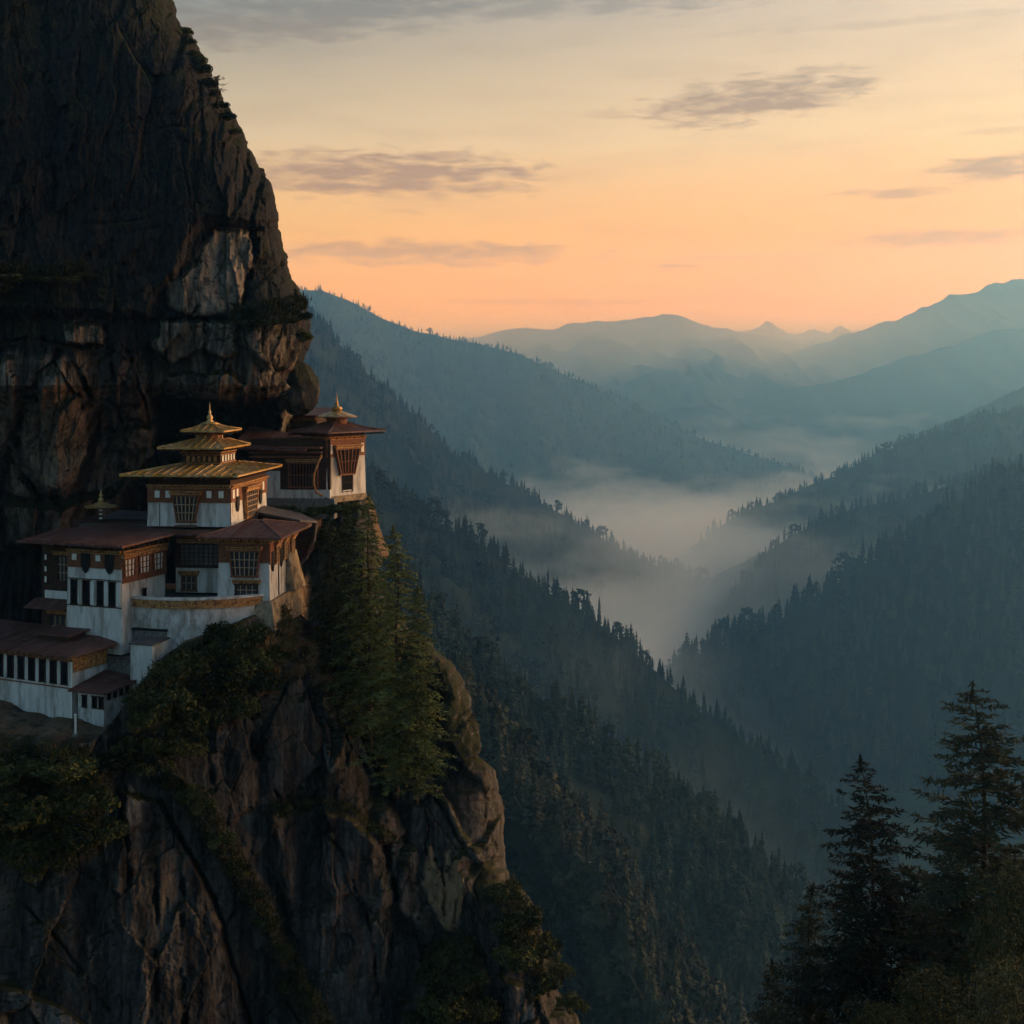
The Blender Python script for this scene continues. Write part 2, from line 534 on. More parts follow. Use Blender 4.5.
def scatter(G, n, seed, wmin=-40, wmax=1e9, crest_n=0):
    GX, GY, GZ, W = G
    r = np.random.RandomState(seed)
    nt, nw = GX.shape
    # even over ground area
    A = np.hypot(GX[1:, :-1] - GX[:-1, :-1], GY[1:, :-1] - GY[:-1, :-1]) * np.hypot(GX[:-1, 1:] - GX[:-1, :-1], GY[:-1, 1:] - GY[:-1, :-1])
    A = A * ((W[:-1, :-1] >= wmin) & (W[:-1, :-1] <= wmax))
    p = A.ravel() / A.sum()
    k = r.choice(p.size, n, p=p)
    i, j = k // (nw - 1), k % (nw - 1)
    u, v = r.rand(n), r.rand(n)
    if crest_n:
        j0 = int(np.argmin(np.abs(W[0])))
        i = np.concatenate([i, r.randint(0, nt - 1, crest_n)])
        j = np.concatenate([j, np.full(crest_n, j0)])
        u = np.concatenate([u, r.rand(crest_n)]); v = np.concatenate([v, r.rand(crest_n) * .5])
    q_ = fbm(GX[i, j] / 55, GY[i, j] / 55, GX[i, j] * 0 + seed, 3) + r.uniform(-.22, .30, len(i)) > -.12
    q_ |= np.arange(len(i)) >= n
    i, j, u, v = i[q_], j[q_], u[q_], v[q_]
    f = lambda a: a[i, j] * (1 - u) * (1 - v) + a[i + 1, j] * u * (1 - v) + a[i, j + 1] * (1 - u) * v + a[i + 1, j + 1] * u * v
    return np.stack([f(GX), f(GY), f(GZ)], 1)

def in_view(p, mx=40, bottom=1064):
    px = 512 + F * p[:, 0] / p[:, 1]
    py = HY - F * p[:, 2] / p[:, 1]
    return (px > -mx) & (px < 1024 + mx) & (py < bottom)

# --- left-hand spurs, near to far
SPUR0 = [(455, 700, 560), (490, 752, 575), (540, 812, 590), (600, 868, 600), (650, 930, 610), (700, 1000, 620), (760, 1090, 630)]
G0 = hill('near_hill', SPUR0, 90, 60, 230, 200, .95, .5, 22, 1, M_HILL, 4, 60)
SPUR1 = [(150, 420, 740), (250, 480, 760), (330, 540, 780), (400, 590, 800), (440, 628, 820), (480, 668, 830), (520, 700, 840), (560, 722, 850), (600, 745, 860), (650, 787, 870), (700, 818, 880),
         (750, 860, 885), (800, 905, 890), (850, 975, 890), (900, 1060, 890)]
G1 = hill('forested_hill', SPUR1, 140, 70, 330, 300, .85, .5, 30, 2, M_HILL, 6, 80)
SPUR2 = [(-250, 250, 1380), (-60, 300, 1400), (120, 345, 1430), (250, 400, 1450), (310, 440, 1470), (370, 482, 1500), (420, 512, 1520), (480, 545, 1540), (530, 582, 1560), (580, 610, 1580), (620, 640, 1590), (660, 676, 1600),
         (700, 712, 1600), (760, 752, 1600), (800, 780, 1590), (860, 830, 1580), (920, 900, 1560)]
G2 = hill('forested_hill', SPUR2, 180, 90, 620, 500, .75, .5, 55, 3, M_HILL, 8, 130)
SPUR3 = [(-200, 150, 2600), (0, 175, 2640), (130, 205, 2670), (230, 250, 2700), (305, 308, 2750), (340, 345, 2800), (375, 382, 2830), (420, 420, 2870), (450, 450, 2900), (500, 480, 2930), (560, 514, 2960), (610, 543, 3000),
         (650, 563, 3020), (700, 578, 3040), (728, 592, 3050), (760, 612, 3050), (800, 650, 3050)]
G3 = hill('forested_hill', SPUR3, 200, 90, 1000, 700, .7, .5, 85, 4, M_HILL, 10, 220)
SPUR4 = [(-150, 250, 5000), (60, 268, 5100), (220, 285, 5200), (265, 290, 5250), (312, 290, 5300), (345, 299, 5350), (380, 317, 5400), (410, 329, 5420), (470, 342, 5450), (520, 355, 5470), (560, 373, 5500), (610, 393, 5530),
         (660, 418, 5560), (700, 438, 5600), (740, 451, 5620), (780, 464, 5650), (810, 475, 5680), (850, 492, 5700), (900, 520, 5700)]
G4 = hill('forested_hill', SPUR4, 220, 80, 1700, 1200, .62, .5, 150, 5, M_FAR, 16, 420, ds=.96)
# --- right-hand spurs, near to far
SPUR10 = [(620, 735, 1320), (655, 694, 1330), (690, 660, 1340), (720, 645, 1350), (760, 630, 1360), (800, 606, 1370), (840, 581, 1375), (880, 556, 1380), (920, 532, 1380), (960, 503, 1375),
          (1000, 484, 1370), (1040, 470, 1365), (1140, 425, 1350), (1280, 390, 1330)]
G10 = hill('forested_hill', SPUR10, 170, 80, 560, 400, .80, .5, 45, 6, M_HILL, 7, 130, ds=1.6)
SPUR9 = [(690, 670, 2600), (745, 585, 2660), (785, 541, 2700), (830, 517, 2720), (880, 503, 2750), (930, 492, 2770), (980, 474, 2800), (1030, 460, 2800), (1130, 435, 2800), (1250, 410, 2800)]
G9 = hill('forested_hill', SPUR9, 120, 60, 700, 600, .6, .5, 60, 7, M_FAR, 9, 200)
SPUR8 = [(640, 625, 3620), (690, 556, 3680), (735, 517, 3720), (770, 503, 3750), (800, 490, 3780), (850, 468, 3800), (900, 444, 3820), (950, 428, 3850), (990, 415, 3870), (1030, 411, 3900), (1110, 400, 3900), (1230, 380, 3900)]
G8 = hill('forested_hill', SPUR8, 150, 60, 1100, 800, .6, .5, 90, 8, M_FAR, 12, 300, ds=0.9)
SPUR7 = [(620, 412, 6300), (690, 407, 6350), (720, 401, 6400), (760, 396, 6450), (800, 387, 6500), (840, 381, 6550), (880, 366, 6600), (920, 353, 6650), (960, 343, 6700), (1000, 329, 6750),
         (1030, 328, 6750), (1130, 318, 6750), (1280, 305, 6750)]
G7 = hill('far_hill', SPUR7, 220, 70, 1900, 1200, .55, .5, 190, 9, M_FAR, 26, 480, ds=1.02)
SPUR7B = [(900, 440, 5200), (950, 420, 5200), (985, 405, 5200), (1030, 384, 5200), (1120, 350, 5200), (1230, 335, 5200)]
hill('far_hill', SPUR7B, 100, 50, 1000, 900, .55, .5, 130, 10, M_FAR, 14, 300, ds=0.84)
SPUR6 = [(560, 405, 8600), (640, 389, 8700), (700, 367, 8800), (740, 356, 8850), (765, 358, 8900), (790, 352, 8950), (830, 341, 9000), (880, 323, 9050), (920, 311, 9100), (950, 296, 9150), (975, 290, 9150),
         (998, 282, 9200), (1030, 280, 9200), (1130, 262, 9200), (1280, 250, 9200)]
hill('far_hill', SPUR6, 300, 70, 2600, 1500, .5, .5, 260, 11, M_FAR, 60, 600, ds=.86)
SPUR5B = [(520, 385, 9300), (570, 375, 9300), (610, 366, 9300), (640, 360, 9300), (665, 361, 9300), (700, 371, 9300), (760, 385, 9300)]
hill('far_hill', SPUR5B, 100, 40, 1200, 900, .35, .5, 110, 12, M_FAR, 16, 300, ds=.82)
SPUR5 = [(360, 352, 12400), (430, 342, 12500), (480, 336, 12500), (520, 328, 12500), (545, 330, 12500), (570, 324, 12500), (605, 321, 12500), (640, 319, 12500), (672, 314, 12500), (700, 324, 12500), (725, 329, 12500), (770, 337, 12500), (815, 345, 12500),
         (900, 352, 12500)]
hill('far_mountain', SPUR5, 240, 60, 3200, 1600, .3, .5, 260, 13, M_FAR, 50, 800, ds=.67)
SPURS = [(600, 342, 15500), (700, 337, 15500), (735, 332, 15500), (757, 328, 15500), (768, 321, 15500), (780, 330, 15500), (800, 334, 15500), (812, 329, 15500), (826, 334, 15500), (840, 326, 15500), (856, 333, 15500), (900, 338, 15500), (1000, 340, 15500)]
hill('far_mountain', SPURS, 200, 40, 2500, 1500, .3, .5, 200, 14, M_FAR, 60, 500, ds=.59)
# --- ground under everything
gx = np.linspace(-1, 1, 160); gy = np.linspace(0, 1, 200) ** 1.6
GXX, GYY = np.meshgrid(gx, gy, indexing='ij')
yy = -400 + GYY * 10100
xx = GXX * (2600 + yy * .75)
ax = (xx - 140 - yy * .035) / (260 + .09 * np.maximum(yy, 0))
zz = -640 + 300 * smooth(0, 1.0, np.abs(ax) / 6) * smooth(0, 2500, yy) + 30 * fbm(xx / 900, yy / 900, xx * 0, 5)
o = link('valley_floor', np_mesh('valley_floor', np.stack([xx, yy, zz], -1).reshape(-1, 3), grid_faces(160, 200), M_FLOOR, True))
tag(o, None, None, None, 'structure')

# --- forests
def cull(p, **k):
    return p[in_view(p, **k)]
p1 = cull(scatter(G1, int(5200*TREES), 31, -30, crest_n=90))
p0 = cull(scatter(G0, int(2600*TREES), 32, -30, crest_n=60))
# the 300 that show largest stand as trees of their own
near = np.concatenate([p0, p1])
isw = np.concatenate([np.ones(len(p0), bool), np.zeros(len(p1), bool)])
np_r = np.random.RandomState(77)
npx, npy = 512 + F * near[:, 0] / near[:, 1], HY - F * near[:, 2] / near[:, 1]
vis = (npx > 430) & (npx < 830) & (npy < 1050)
d = np.where(vis, near[:, 1], 1e9)
idx = np.argsort(d)
own = idx[:300]
rest = np.setdiff1d(np.arange(len(near)), own)
for k in own:
    v = np_r.randint(0, 5) if np_r.rand() < .85 else np_r.randint(5, 7)
    o = link('conifer' if v < 5 else 'broad_tree', (CON_WARM if isw[k] else CON)[v])
    hh = 24 * float(np.clip(np_r.lognormal(-.2, .28), .4, 1.4))
    ww = hh * np_r.uniform(.85, 1.3)
    o.location = near[k]
    o.scale = (ww, ww, hh)
    o.rotation_euler = (np_r.normal(0, .03), np_r.normal(0, .03), np_r.uniform(0, 6.28))
    if isw[k]:
        tag(o, 'brownish green tree in the forest on the slope just right of the crag', 'tree', 'trees on the near slopes')
    else:
        tag(o, 'dark blue green tree in the forest on the second slope right of the crag', 'tree', 'trees on the near slopes')
forest('near_forest', near[rest][isw[rest]], 24, 41, 'brownish conifer forest on the slope right of the crag', True)
forest('slope_forest', near[rest][~isw[rest]], 24, 42, 'dark conifer forest on the second slope below the pines of the crag')
forest('slope_forest', cull(scatter(G2, int(9000*TREES), 33, -40, crest_n=160)), 25, 43, 'dark blue conifer forest on the steep spur behind the near slopes')
forest('slope_forest', cull(scatter(G3, int(13000*TREES), 34, -40, crest_n=260)), 26, 44, 'hazy conifer forest on the long left spur that ends in the mist')
forest('slope_forest', cull(scatter(G4, int(16000*TREES), 35, -60, crest_n=300)), 23, 45, 'pale blue forest on the far left ridge under the sunset')
forest('slope_forest', cull(scatter(G10, int(9000*TREES), 36, -40, crest_n=150)), 36, 46, 'darkest forest on the steep right slope behind the tall pines')
forest('slope_forest', cull(scatter(G9, int(5000*TREES), 37, -40, crest_n=120)), 26, 47, 'misty forest on the low spur above the right dark slope')
forest('slope_forest', cull(scatter(G8, int(9000*TREES), 38, -40, crest_n=160)), 24, 48, 'blue forest on the right ridge running down to the mist')
# ================================================================== CLIFFS
def seg_dist(px, py, pts):
    d = np.full(px.shape, 1e9)
    for (x0, y0), (x1, y1) in zip(pts[:-1], pts[1:]):
        vx, vy = x1 - x0, y1 - y0
        t = np.clip(((px - x0) * vx + (py - y0) * vy) / (vx * vx + vy * vy + 1e-9), 0, 1)
        d = np.minimum(d, np.hypot(px - x0 - t * vx, py - y0 - t * vy))
    return d
def poly_sd(px, py, pts):
    """signed distance to a closed outline, positive inside"""
    d = seg_dist(px, py, list(pts) + [pts[0]])
    ins = np.zeros(px.shape, bool)
    n = len(pts)
    for i in range(n):
        (x0, y0), (x1, y1) = pts[i], pts[(i + 1) % n]
        if y0 == y1:
            continue
        ins ^= ((y0 > py) != (y1 > py)) & (px < (x1 - x0) * (py - y0) / (y1 - y0) + x0)
    return np.where(ins, d, -d)
def interp(v, pts):
    p = np.array(sorted(pts), dtype=float)
    return np.interp(v, p[:, 0], p[:, 1])

def rock_mat(name, pale_stops, rough_=1.0):
    m = mat(name, (.06, .05, .04), .92, .10)
    t = m.node_tree
    b = t.nodes['Principled BSDF']
    geo = nd(t, 'ShaderNodeNewGeometry')
    pa = nd(t, 'ShaderNodeAttribute', attribute_name='pale')
    ma = nd(t, 'ShaderNodeAttribute', attribute_name='moss')
    def noise(scale, stretch, detail=6.0, rough=.6, dist=0.0):
        mp = nd(t, 'ShaderNodeMapping')
        mp.inputs['Scale'].default_value = stretch
        t.links.new(geo.outputs['Position'], mp.inputs[0])
        n = nd(t, 'ShaderNodeTexNoise', inp={'Scale': scale, 'Detail': detail, 'Roughness': rough, 'Distortion': dist})
        t.links.new(mp.outputs[0], n.inputs['Vector'])
        return n.outputs[0]
    streak = noise(.55, (1, 1, .10), 7.0, .65, .3)
    fine = noise(2.2, (1, 1, .28), 8.0, .7)
    blot = noise(.16, (1, 1, .6), 6.0, .6, .5)
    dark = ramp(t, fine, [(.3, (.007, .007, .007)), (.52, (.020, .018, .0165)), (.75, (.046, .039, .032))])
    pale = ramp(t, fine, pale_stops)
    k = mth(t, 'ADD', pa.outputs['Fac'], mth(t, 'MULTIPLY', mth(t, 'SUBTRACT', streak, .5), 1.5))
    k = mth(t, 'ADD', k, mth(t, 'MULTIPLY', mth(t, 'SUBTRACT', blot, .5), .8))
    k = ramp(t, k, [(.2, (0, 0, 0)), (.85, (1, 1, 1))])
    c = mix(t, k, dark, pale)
    ta = nd(t, 'ShaderNodeAttribute', attribute_name='tan')
    c = mix(t, mth(t, 'MULTIPLY', ta.outputs['Fac'], .8), c, ramp(t, fine, [(.3, (.12, .066, .03)), (.7, (.38, .225, .105))]))
    # black water streaks
    st2 = noise(.9, (1, 1, .035), 5.0, .6)
    w = ramp(t, st2, [(.52, (0, 0, 0)), (.62, (1, 1, 1))])
    c = mix(t, mth(t, 'MULTIPLY', w, .72), c, (.012, .012, .0125))
    # moss and dry grass on ledges
    mz = nd(t, 'ShaderNodeSeparateXYZ')
    t.links.new(geo.outputs['Normal'], mz.inputs[0])
    mo = mth(t, 'ADD', mth(t, 'MULTIPLY', mth(t, 'SUBTRACT', mz.outputs[2], .22), 1.3), mth(t, 'MULTIPLY', mth(t, 'SUBTRACT', blot, .52), 2.0))
    mo = mth(t, 'ADD', mo, ma.outputs['Fac'])
    mo = mth(t, 'ADD', mo, mth(t, 'MULTIPLY', mth(t, 'SUBTRACT', fine, .5), 1.6))
    mk = ramp(t, mo, [(.25, (0, 0, 0)), (.6, (1, 1, 1))])
    mcol = ramp(t, noise(1.4, (1, 1, 1), 6.0, .7), [(.3, (.009, .011, .005)), (.55, (.024, .025, .009)), (.75, (.062, .045, .018))])
    c = mix(t, mk, c, mcol)
    t.links.new(c, b.inputs['Base Color'])
    bp = nd(t, 'ShaderNodeBump', inp={'Strength': rough_, 'Distance': .8 * rough_})
    hsum = mth(t, 'ADD', mth(t, 'MULTIPLY', noise(.8, (1, 1, .2), 9.0, .68), 1.0), mth(t, 'MULTIPLY', noise(3.5, (1, 1, .55), 7.0, .7), .35))
    t.links.new(hsum, bp.inputs['Height'])
    t.links.new(bp.outputs[0], b.inputs['Normal'])
    return m
M_ROCK = rock_mat('cliff_rock', [(.3, (.09, .069, .051)), (.5, (.25, .195, .143)), (.72, (.45, .36, .265))])
M_ROCK2 = rock_mat('crag_rock', [(.3, (.070, .062, .054)), (.5, (.15, .133, .115)), (.72, (.29, .258, .222))], .62)

def cells(x, y, seed):
    """nearest cell of a jittered grid: offset from its centre, two random numbers, distance to the border"""
    xi, yi = np.floor(x).astype(np.int64), np.floor(y).astype(np.int64)
    f1 = np.full(x.shape, 9.0); f2 = f1.copy(); ox = x * 0; oy = x * 0; ra = x * 0; rb = x * 0
    for dx in (-2, -1, 0, 1, 2):
        for dy in (-2, -1, 0, 1, 2):
            h = _h(xi + dx, yi + dy, xi * 0 + seed)
            px = xi + dx + .5 + 1.1 * ((h % 1021) / 1021 - .5)
            py = yi + dy + .5 + 1.1 * (((h * 7) % 1013) / 1013 - .5)
            ex, ey = x - px, y - py
            d = np.abs(ex) * .75 + np.abs(ey) * .55 + .35 * np.hypot(ex, ey)
            n1 = d < f1
            f2 = np.where(n1, f1, np.minimum(f2, d))
            ox = np.where(n1, ex, ox); oy = np.where(n1, ey, oy)
            ra = np.where(n1, (h % 4093) / 4093 - .5, ra); rb = np.where(n1, ((h * 31) % 4091) / 4091 - .5, rb)
            f1 = np.where(n1, d, f1)
    return ox, oy, ra, rb, f2 - f1

def rock_detail(px, py, seed, amp=1.0, split=1.0):
    """depth added by the planes, joints and flutes of the rock (metres)"""
    z = np.full(px.shape, seed * 13.7)
    wx = px + 9 * fbm(px / 50, py / 60, z, 4, .55)
    wy = py + 9 * fbm(px / 50, py / 60, z + 9, 4, .55)
    d = 3.6 * fbm(wx / 140, wy / 210, z, 3)
    for k, (sx, sy, tilt, step) in enumerate(((62, 118, 2.3, 1.2), (24, 52, 1.25, .65), (9, 21, .5, .28)) if split > .3 else ((120, 170, 4.2, 2.0), (52, 84, 1.7, .9), (15, 30, .4, .22))):
        ox, oy, ra, rb, e = cells(wx / sx + seed, wy / sy + .37 * wx / sx, seed * 5 + k)
        d += tilt * (ox * ra * 1.6 + oy * rb) + step * ra
        d += (.3, .22, .08)[k] * (1 - smooth(0, .05, e)) * (rb > -.1)
    # fractured strata: sharp stepped ledges that dip to the right
    st = (wy + .35 * wx) / 19 + 1.3 * fbm(px / 40, py / 40, z + 11, 3)
    d += .55 * (.4 + .6 * split) * (np.abs((st % 1) - .5) * 2) ** 3 * smooth(-.1, .3, fbm(px / 80, py / 50, z + 12, 3))
    jt = (wx + .12 * wy) / 13 + 1.1 * fbm(px / 30, py / 60, z + 14, 3)
    d += .6 * split * (np.abs((jt % 1) - .5) * 2) ** 4 * smooth(-.15, .3, fbm(px / 60, py / 90, z + 15, 3))
    flute = fbm(wx / 5.5, py / 75, z + 3, 4, .6)
    d += .55 * (.25 + .75 * split) * flute * (.4 + smooth(-.1, .35, fbm(px / 70, py / 90, z + 6, 2)))
    d += (.45 + .45 * split) * fbm(wx / 15, wy / 34, z + 7, 5, .58)
    d += .16 * fbm(px / 2.6, py / 4.2, z + 8, 3, .6)
    return amp * d

def sheet(name, xs, ys, left, right, depth, rr, tuck, back, cap=None, seed=1, amp=1.0, features=(), extra=None, drop=0.0, pale0=0.0, split=1.0, m=None):
    """a rock mass: its visible face with true depth, a rounded right flank turning away from view, and a cap running back from its top"""
    U, V = np.meshgrid(xs, ys, indexing='ij')      # U in 0..1 across, V = row
    xr = right(V) + 2.2 * fbm(V / 9, V * 0 + seed, V * 0, 4, .6) + 3.0 * fbm(V / 34, V * 0 + seed, V * 0 + 4, 3)
    xl = left(V)
    PX = xl + (xr - xl) * U
    PY = V.copy()
    if extra is not None:
        PY = extra(PX, PY)
    D = depth(PX, PY)
    pale = np.full(PX.shape, pale0); moss = np.zeros(PX.shape); tan = np.zeros(PX.shape)
    wob = 9 * fbm(PX / 20, PY / 26, PX * 0 + seed, 5, .65)
    for ft in features:
        kind, pts, dd, soft, pl, ms = ft
        if kind == 'poly':
            k = smooth(-soft * .15, soft, poly_sd(PX + wob, PY + wob * .7, pts))
        else:
            k = 1 - smooth(soft * .2, soft, seg_dist(PX + wob * .8, PY + wob * .6, pts))
            if ms <= .05:
                k = k * smooth(-.22, .22, fbm(PX / 26, PY / 26, PX * 0 + seed * 2.3, 3))
        D = D + dd * k
        if pl < -1:
            pale = pale + (pl + 1) * k; continue
        if pl >= .98:
            tan = np.maximum(tan, k)
        pale = np.maximum(pale, pl * k) if pl >= 0 else pale * (1 + pl * k)
        moss = np.maximum(moss, ms * k) if ms >= 0 else moss
    det = rock_detail(PX, PY, seed, amp, split)
    tt = np.clip(1 - (xr - PX) / rr[0], 0, 1)
    D = D + det * smooth(0, 4, xr - PX)
    D = D + rr[1] * (1 - np.sqrt(1 - tt ** 2 * .985))
    X, Y, Z = (PX - 512) / F * D, D, (HY - PY) / F * D
    X = X - np.clip(det, -1.5, 2.5) * (1.0 if split < .3 else .4) * smooth(.05, .7, tt)
    nb = 10
    bx = [np.stack([X, Y, Z], -1)]
    e = bx[0][-1:]
    ds = np.linspace(0, 1, nb + 1)[1:, None]
    n2 = fbm(ds * 5 + 0 * V[:1], V[:1] / 40 + 0 * ds, V[:1] * 0 + 3 + 0 * ds, 3) * 3
    bY = e[..., 1] + back * ds + n2
    bX = e[..., 0] / e[..., 1] * bY - tuck * ds * (1 + ds) - .4 - n2 * .3 * ds - np.abs(n2) * .3
    bZ = e[..., 2] - drop * ds ** 1.3
    Gd = np.concatenate([bx[0], np.stack([bX, bY, bZ], -1)], 0)
    pale = np.concatenate([pale, np.repeat(pale[-1:], nb, 0) * .3]); moss = np.concatenate([moss, np.repeat(moss[-1:], nb, 0)]); tan = np.concatenate([tan, np.repeat(tan[-1:], nb, 0)])
    if cap:
        k = 14
        js = np.linspace(0, 1, k + 1)[1:][::-1]
        t0 = Gd[:, :1]
        cp = np.repeat(t0, k, 1).copy()
        kk = np.hanning(61); kk /= kk.sum()
        zs = np.convolve(np.pad(t0[:, 0, 2], 30, 'edge'), kk, 'valid'); ysm = np.convolve(np.pad(t0[:, 0, 1], 30, 'edge'), kk, 'valid')
        bl = smooth(0, .12, js)[None, :]
        cp[..., 2] = cp[..., 2] * (1 - bl) + zs[:, None] * bl
        cp[..., 1] = cp[..., 1] * (1 - bl) + ysm[:, None] * bl
        cp[..., 1] += cap[0] * js[None, :]
        cp[..., 0] += cap[2] * js[None, :] if len(cap) > 2 else 0
        cp[..., 2] += cap[1] * js[None, :] + .35 * fbm(cp[..., 0] / 4, cp[..., 1] / 4, cp[..., 0] * 0, 3)
        Gd = np.concatenate([cp, Gd], 1)
        pale = np.concatenate([np.full(cp.shape[:2], .3), pale], 1)
        tan = np.concatenate([np.full(cp.shape[:2], .55), tan], 1)
        moss = np.concatenate([np.full(cp.shape[:2], -.75), moss], 1)
    nu, nv = Gd.shape[:2]
    me = np_mesh(name, Gd.reshape(-1, 3), grid_faces(nu, nv), m or M_ROCK, True)
    for nm, a in (('pale', pale), ('moss', moss), ('tan', tan)):
        at = me.attributes.new(nm, 'FLOAT', 'POINT')
        at.data.foreach_set('value', a.astype(np.float32).ravel())
    o = link(name, me)
    tag(o, None, None, None, 'structure')
    return Gd, pale, moss

def cols(n_off, off, n):
    """column positions, coarse in the part left of the picture"""
    return np.concatenate([np.linspace(0, off, n_off, endpoint=False), np.linspace(off, 1, n)])

# --- the great overhanging wall above and behind the buildings
UP_R = [(-120, 128), (-60, 150), (0, 174), (20, 183), (45, 196), (70, 208), (100, 224), (130, 241), (160, 258), (180, 269), (200, 274), (225, 279), (250, 284), (280, 290), (292, 300), (306, 309),
        (325, 312), (340, 312), (350, 309), (362, 303), (372, 298), (392, 297), (400, 299), (410, 297), (440, 292), (480, 300), (620, 300)]
def up_depth(px, py):
    d = interp(py, [(-120, 172), (0, 158), (120, 149), (250, 143), (330, 142), (385, 143), (410, 149), (450, 153), (520, 156), (620, 157)])
    d = d + interp(px, [(-300, -16), (0, -7), (60, -7), (110, -2), (160, 1), (220, 0), (300, 2)]) * smooth(230, 420, py)
    d = d + interp(px, [(-300, -10), (0, -3), (100, 0), (180, 2), (280, 4)]) * (1 - smooth(230, 420, py))
    return d
UP_F = [
    # the dark cap mass stands forward over the pale slabs
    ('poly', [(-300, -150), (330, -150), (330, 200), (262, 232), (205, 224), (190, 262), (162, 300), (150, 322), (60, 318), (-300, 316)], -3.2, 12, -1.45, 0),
    ('poly', [(209, 226), (252, 229), (251, 266), (246, 296), (236, 316), (196, 320), (163, 309), (166, 282), (196, 262)], -.6, 6, .85, 0),
    ('poly', [(160, 320), (236, 318), (237, 352), (226, 362), (205, 352), (172, 366), (152, 350)], -1.8, 4, .72, 0),
    ('poly', [(64, 322), (101, 325), (105, 346), (65, 344)], -1.5, 3, .62, 0),
    ('poly', [(62, 356), (73, 374), (94, 424), (95, 456), (78, 488), (44, 496), (16, 459), (18, 424), (38, 384)], -1.2, 12, .9, 0),
    ('poly', [(-60, 352), (18, 358), (17, 415), (9, 450), (-60, 470)], -1.2, 8, .72, 0),
    ('poly', [(105, 350), (128, 352), (148, 395), (150, 425), (120, 420), (110, 390)], -1.6, 5, .38, 0),
    ('poly', [(122, 428), (154, 424), (160, 452), (140, 474), (118, 472)], -2.2, 5, .5, 0),
    ('poly', [(160, 372), (232, 370), (250, 388), (248, 402), (205, 404), (165, 396)], -1.2, 5, .42, 0),
    ('poly', [(275, 392), (291, 396), (288, 440), (277, 440)], -1.6, 3, .6, 0),
    ('poly', [(0, 496), (60, 500), (110, 486), (128, 474), (130, 530), (60, 545), (0, 560), (-80, 560), (-80, 500)], -3.5, 12, .30, .15),
    # recess under the overhang
    ('poly', [(150, 398), (205, 407), (250, 404), (274, 398), (274, 446), (150, 448)], 6.5, 7, 0, 0),
    # nose of rock on the right with its ledge
    ('poly', [(236, 322), (300, 300), (330, 300), (330, 360), (300, 378), (262, 370), (240, 345)], -2.4, 8, .15, .25),
    ('line', [(236, 318), (262, 312), (300, 304)], -1.6, 9, 0, .9),
    ('line', [(0, 272), (40, 276), (85, 270)], -1.4, 9, 0, .7),
    ('poly', [(-100, 346), (60, 350), (150, 345), (165, 470), (120, 500), (-100, 500)], 0, 12, .40, 0),
    ('poly', [(150, 322), (300, 330), (300, 400), (150, 402)], 0, 10, .38, 0),
    # joints
    ('line', [(150, 321), (196, 321), (250, 316)], 2.0, 3, -.8, 0),
    ('line', [(0, 343), (40, 338), (64, 345), (104, 347)], 2.2, 3, -.8, 0),
    ('line', [(60, 352), (40, 380), (20, 420), (14, 465), (40, 500)], .9, 5, -.9, 0),
    ('line', [(76, 366), (98, 420), (98, 460)], .9, 4, -.9, 0),
    ('line', [(104, 324), (112, 372), (122, 420)], 1.8, 3, -.8, 0),
    ('line', [(128, 352), (140, 392), (152, 436), (160, 470)], 1.6, 3, -.6, 0),
    ('line', [(252, 228), (253, 268), (244, 300)], 2.6, 4, -.8, 0),
    ('line', [(205, 322), (206, 356)], 1.5, 2.4, -.8, 0),
    ('line', [(196, 262), (201, 300), (188, 320)], 1.2, 2.6, -.6, 0),
]
ys = np.concatenate([np.linspace(-120, 0, 26, endpoint=False), np.linspace(0, 560, 520), np.linspace(561, 730, 30)])
UPG = sheet('cliff', cols(30, .49, 330), ys, lambda v: 0 * v - 300, lambda v: interp(v, UP_R), up_depth, (60, 14), 22, 110, None, 3, 1.0, UP_F, split=.5, pale0=-.14)

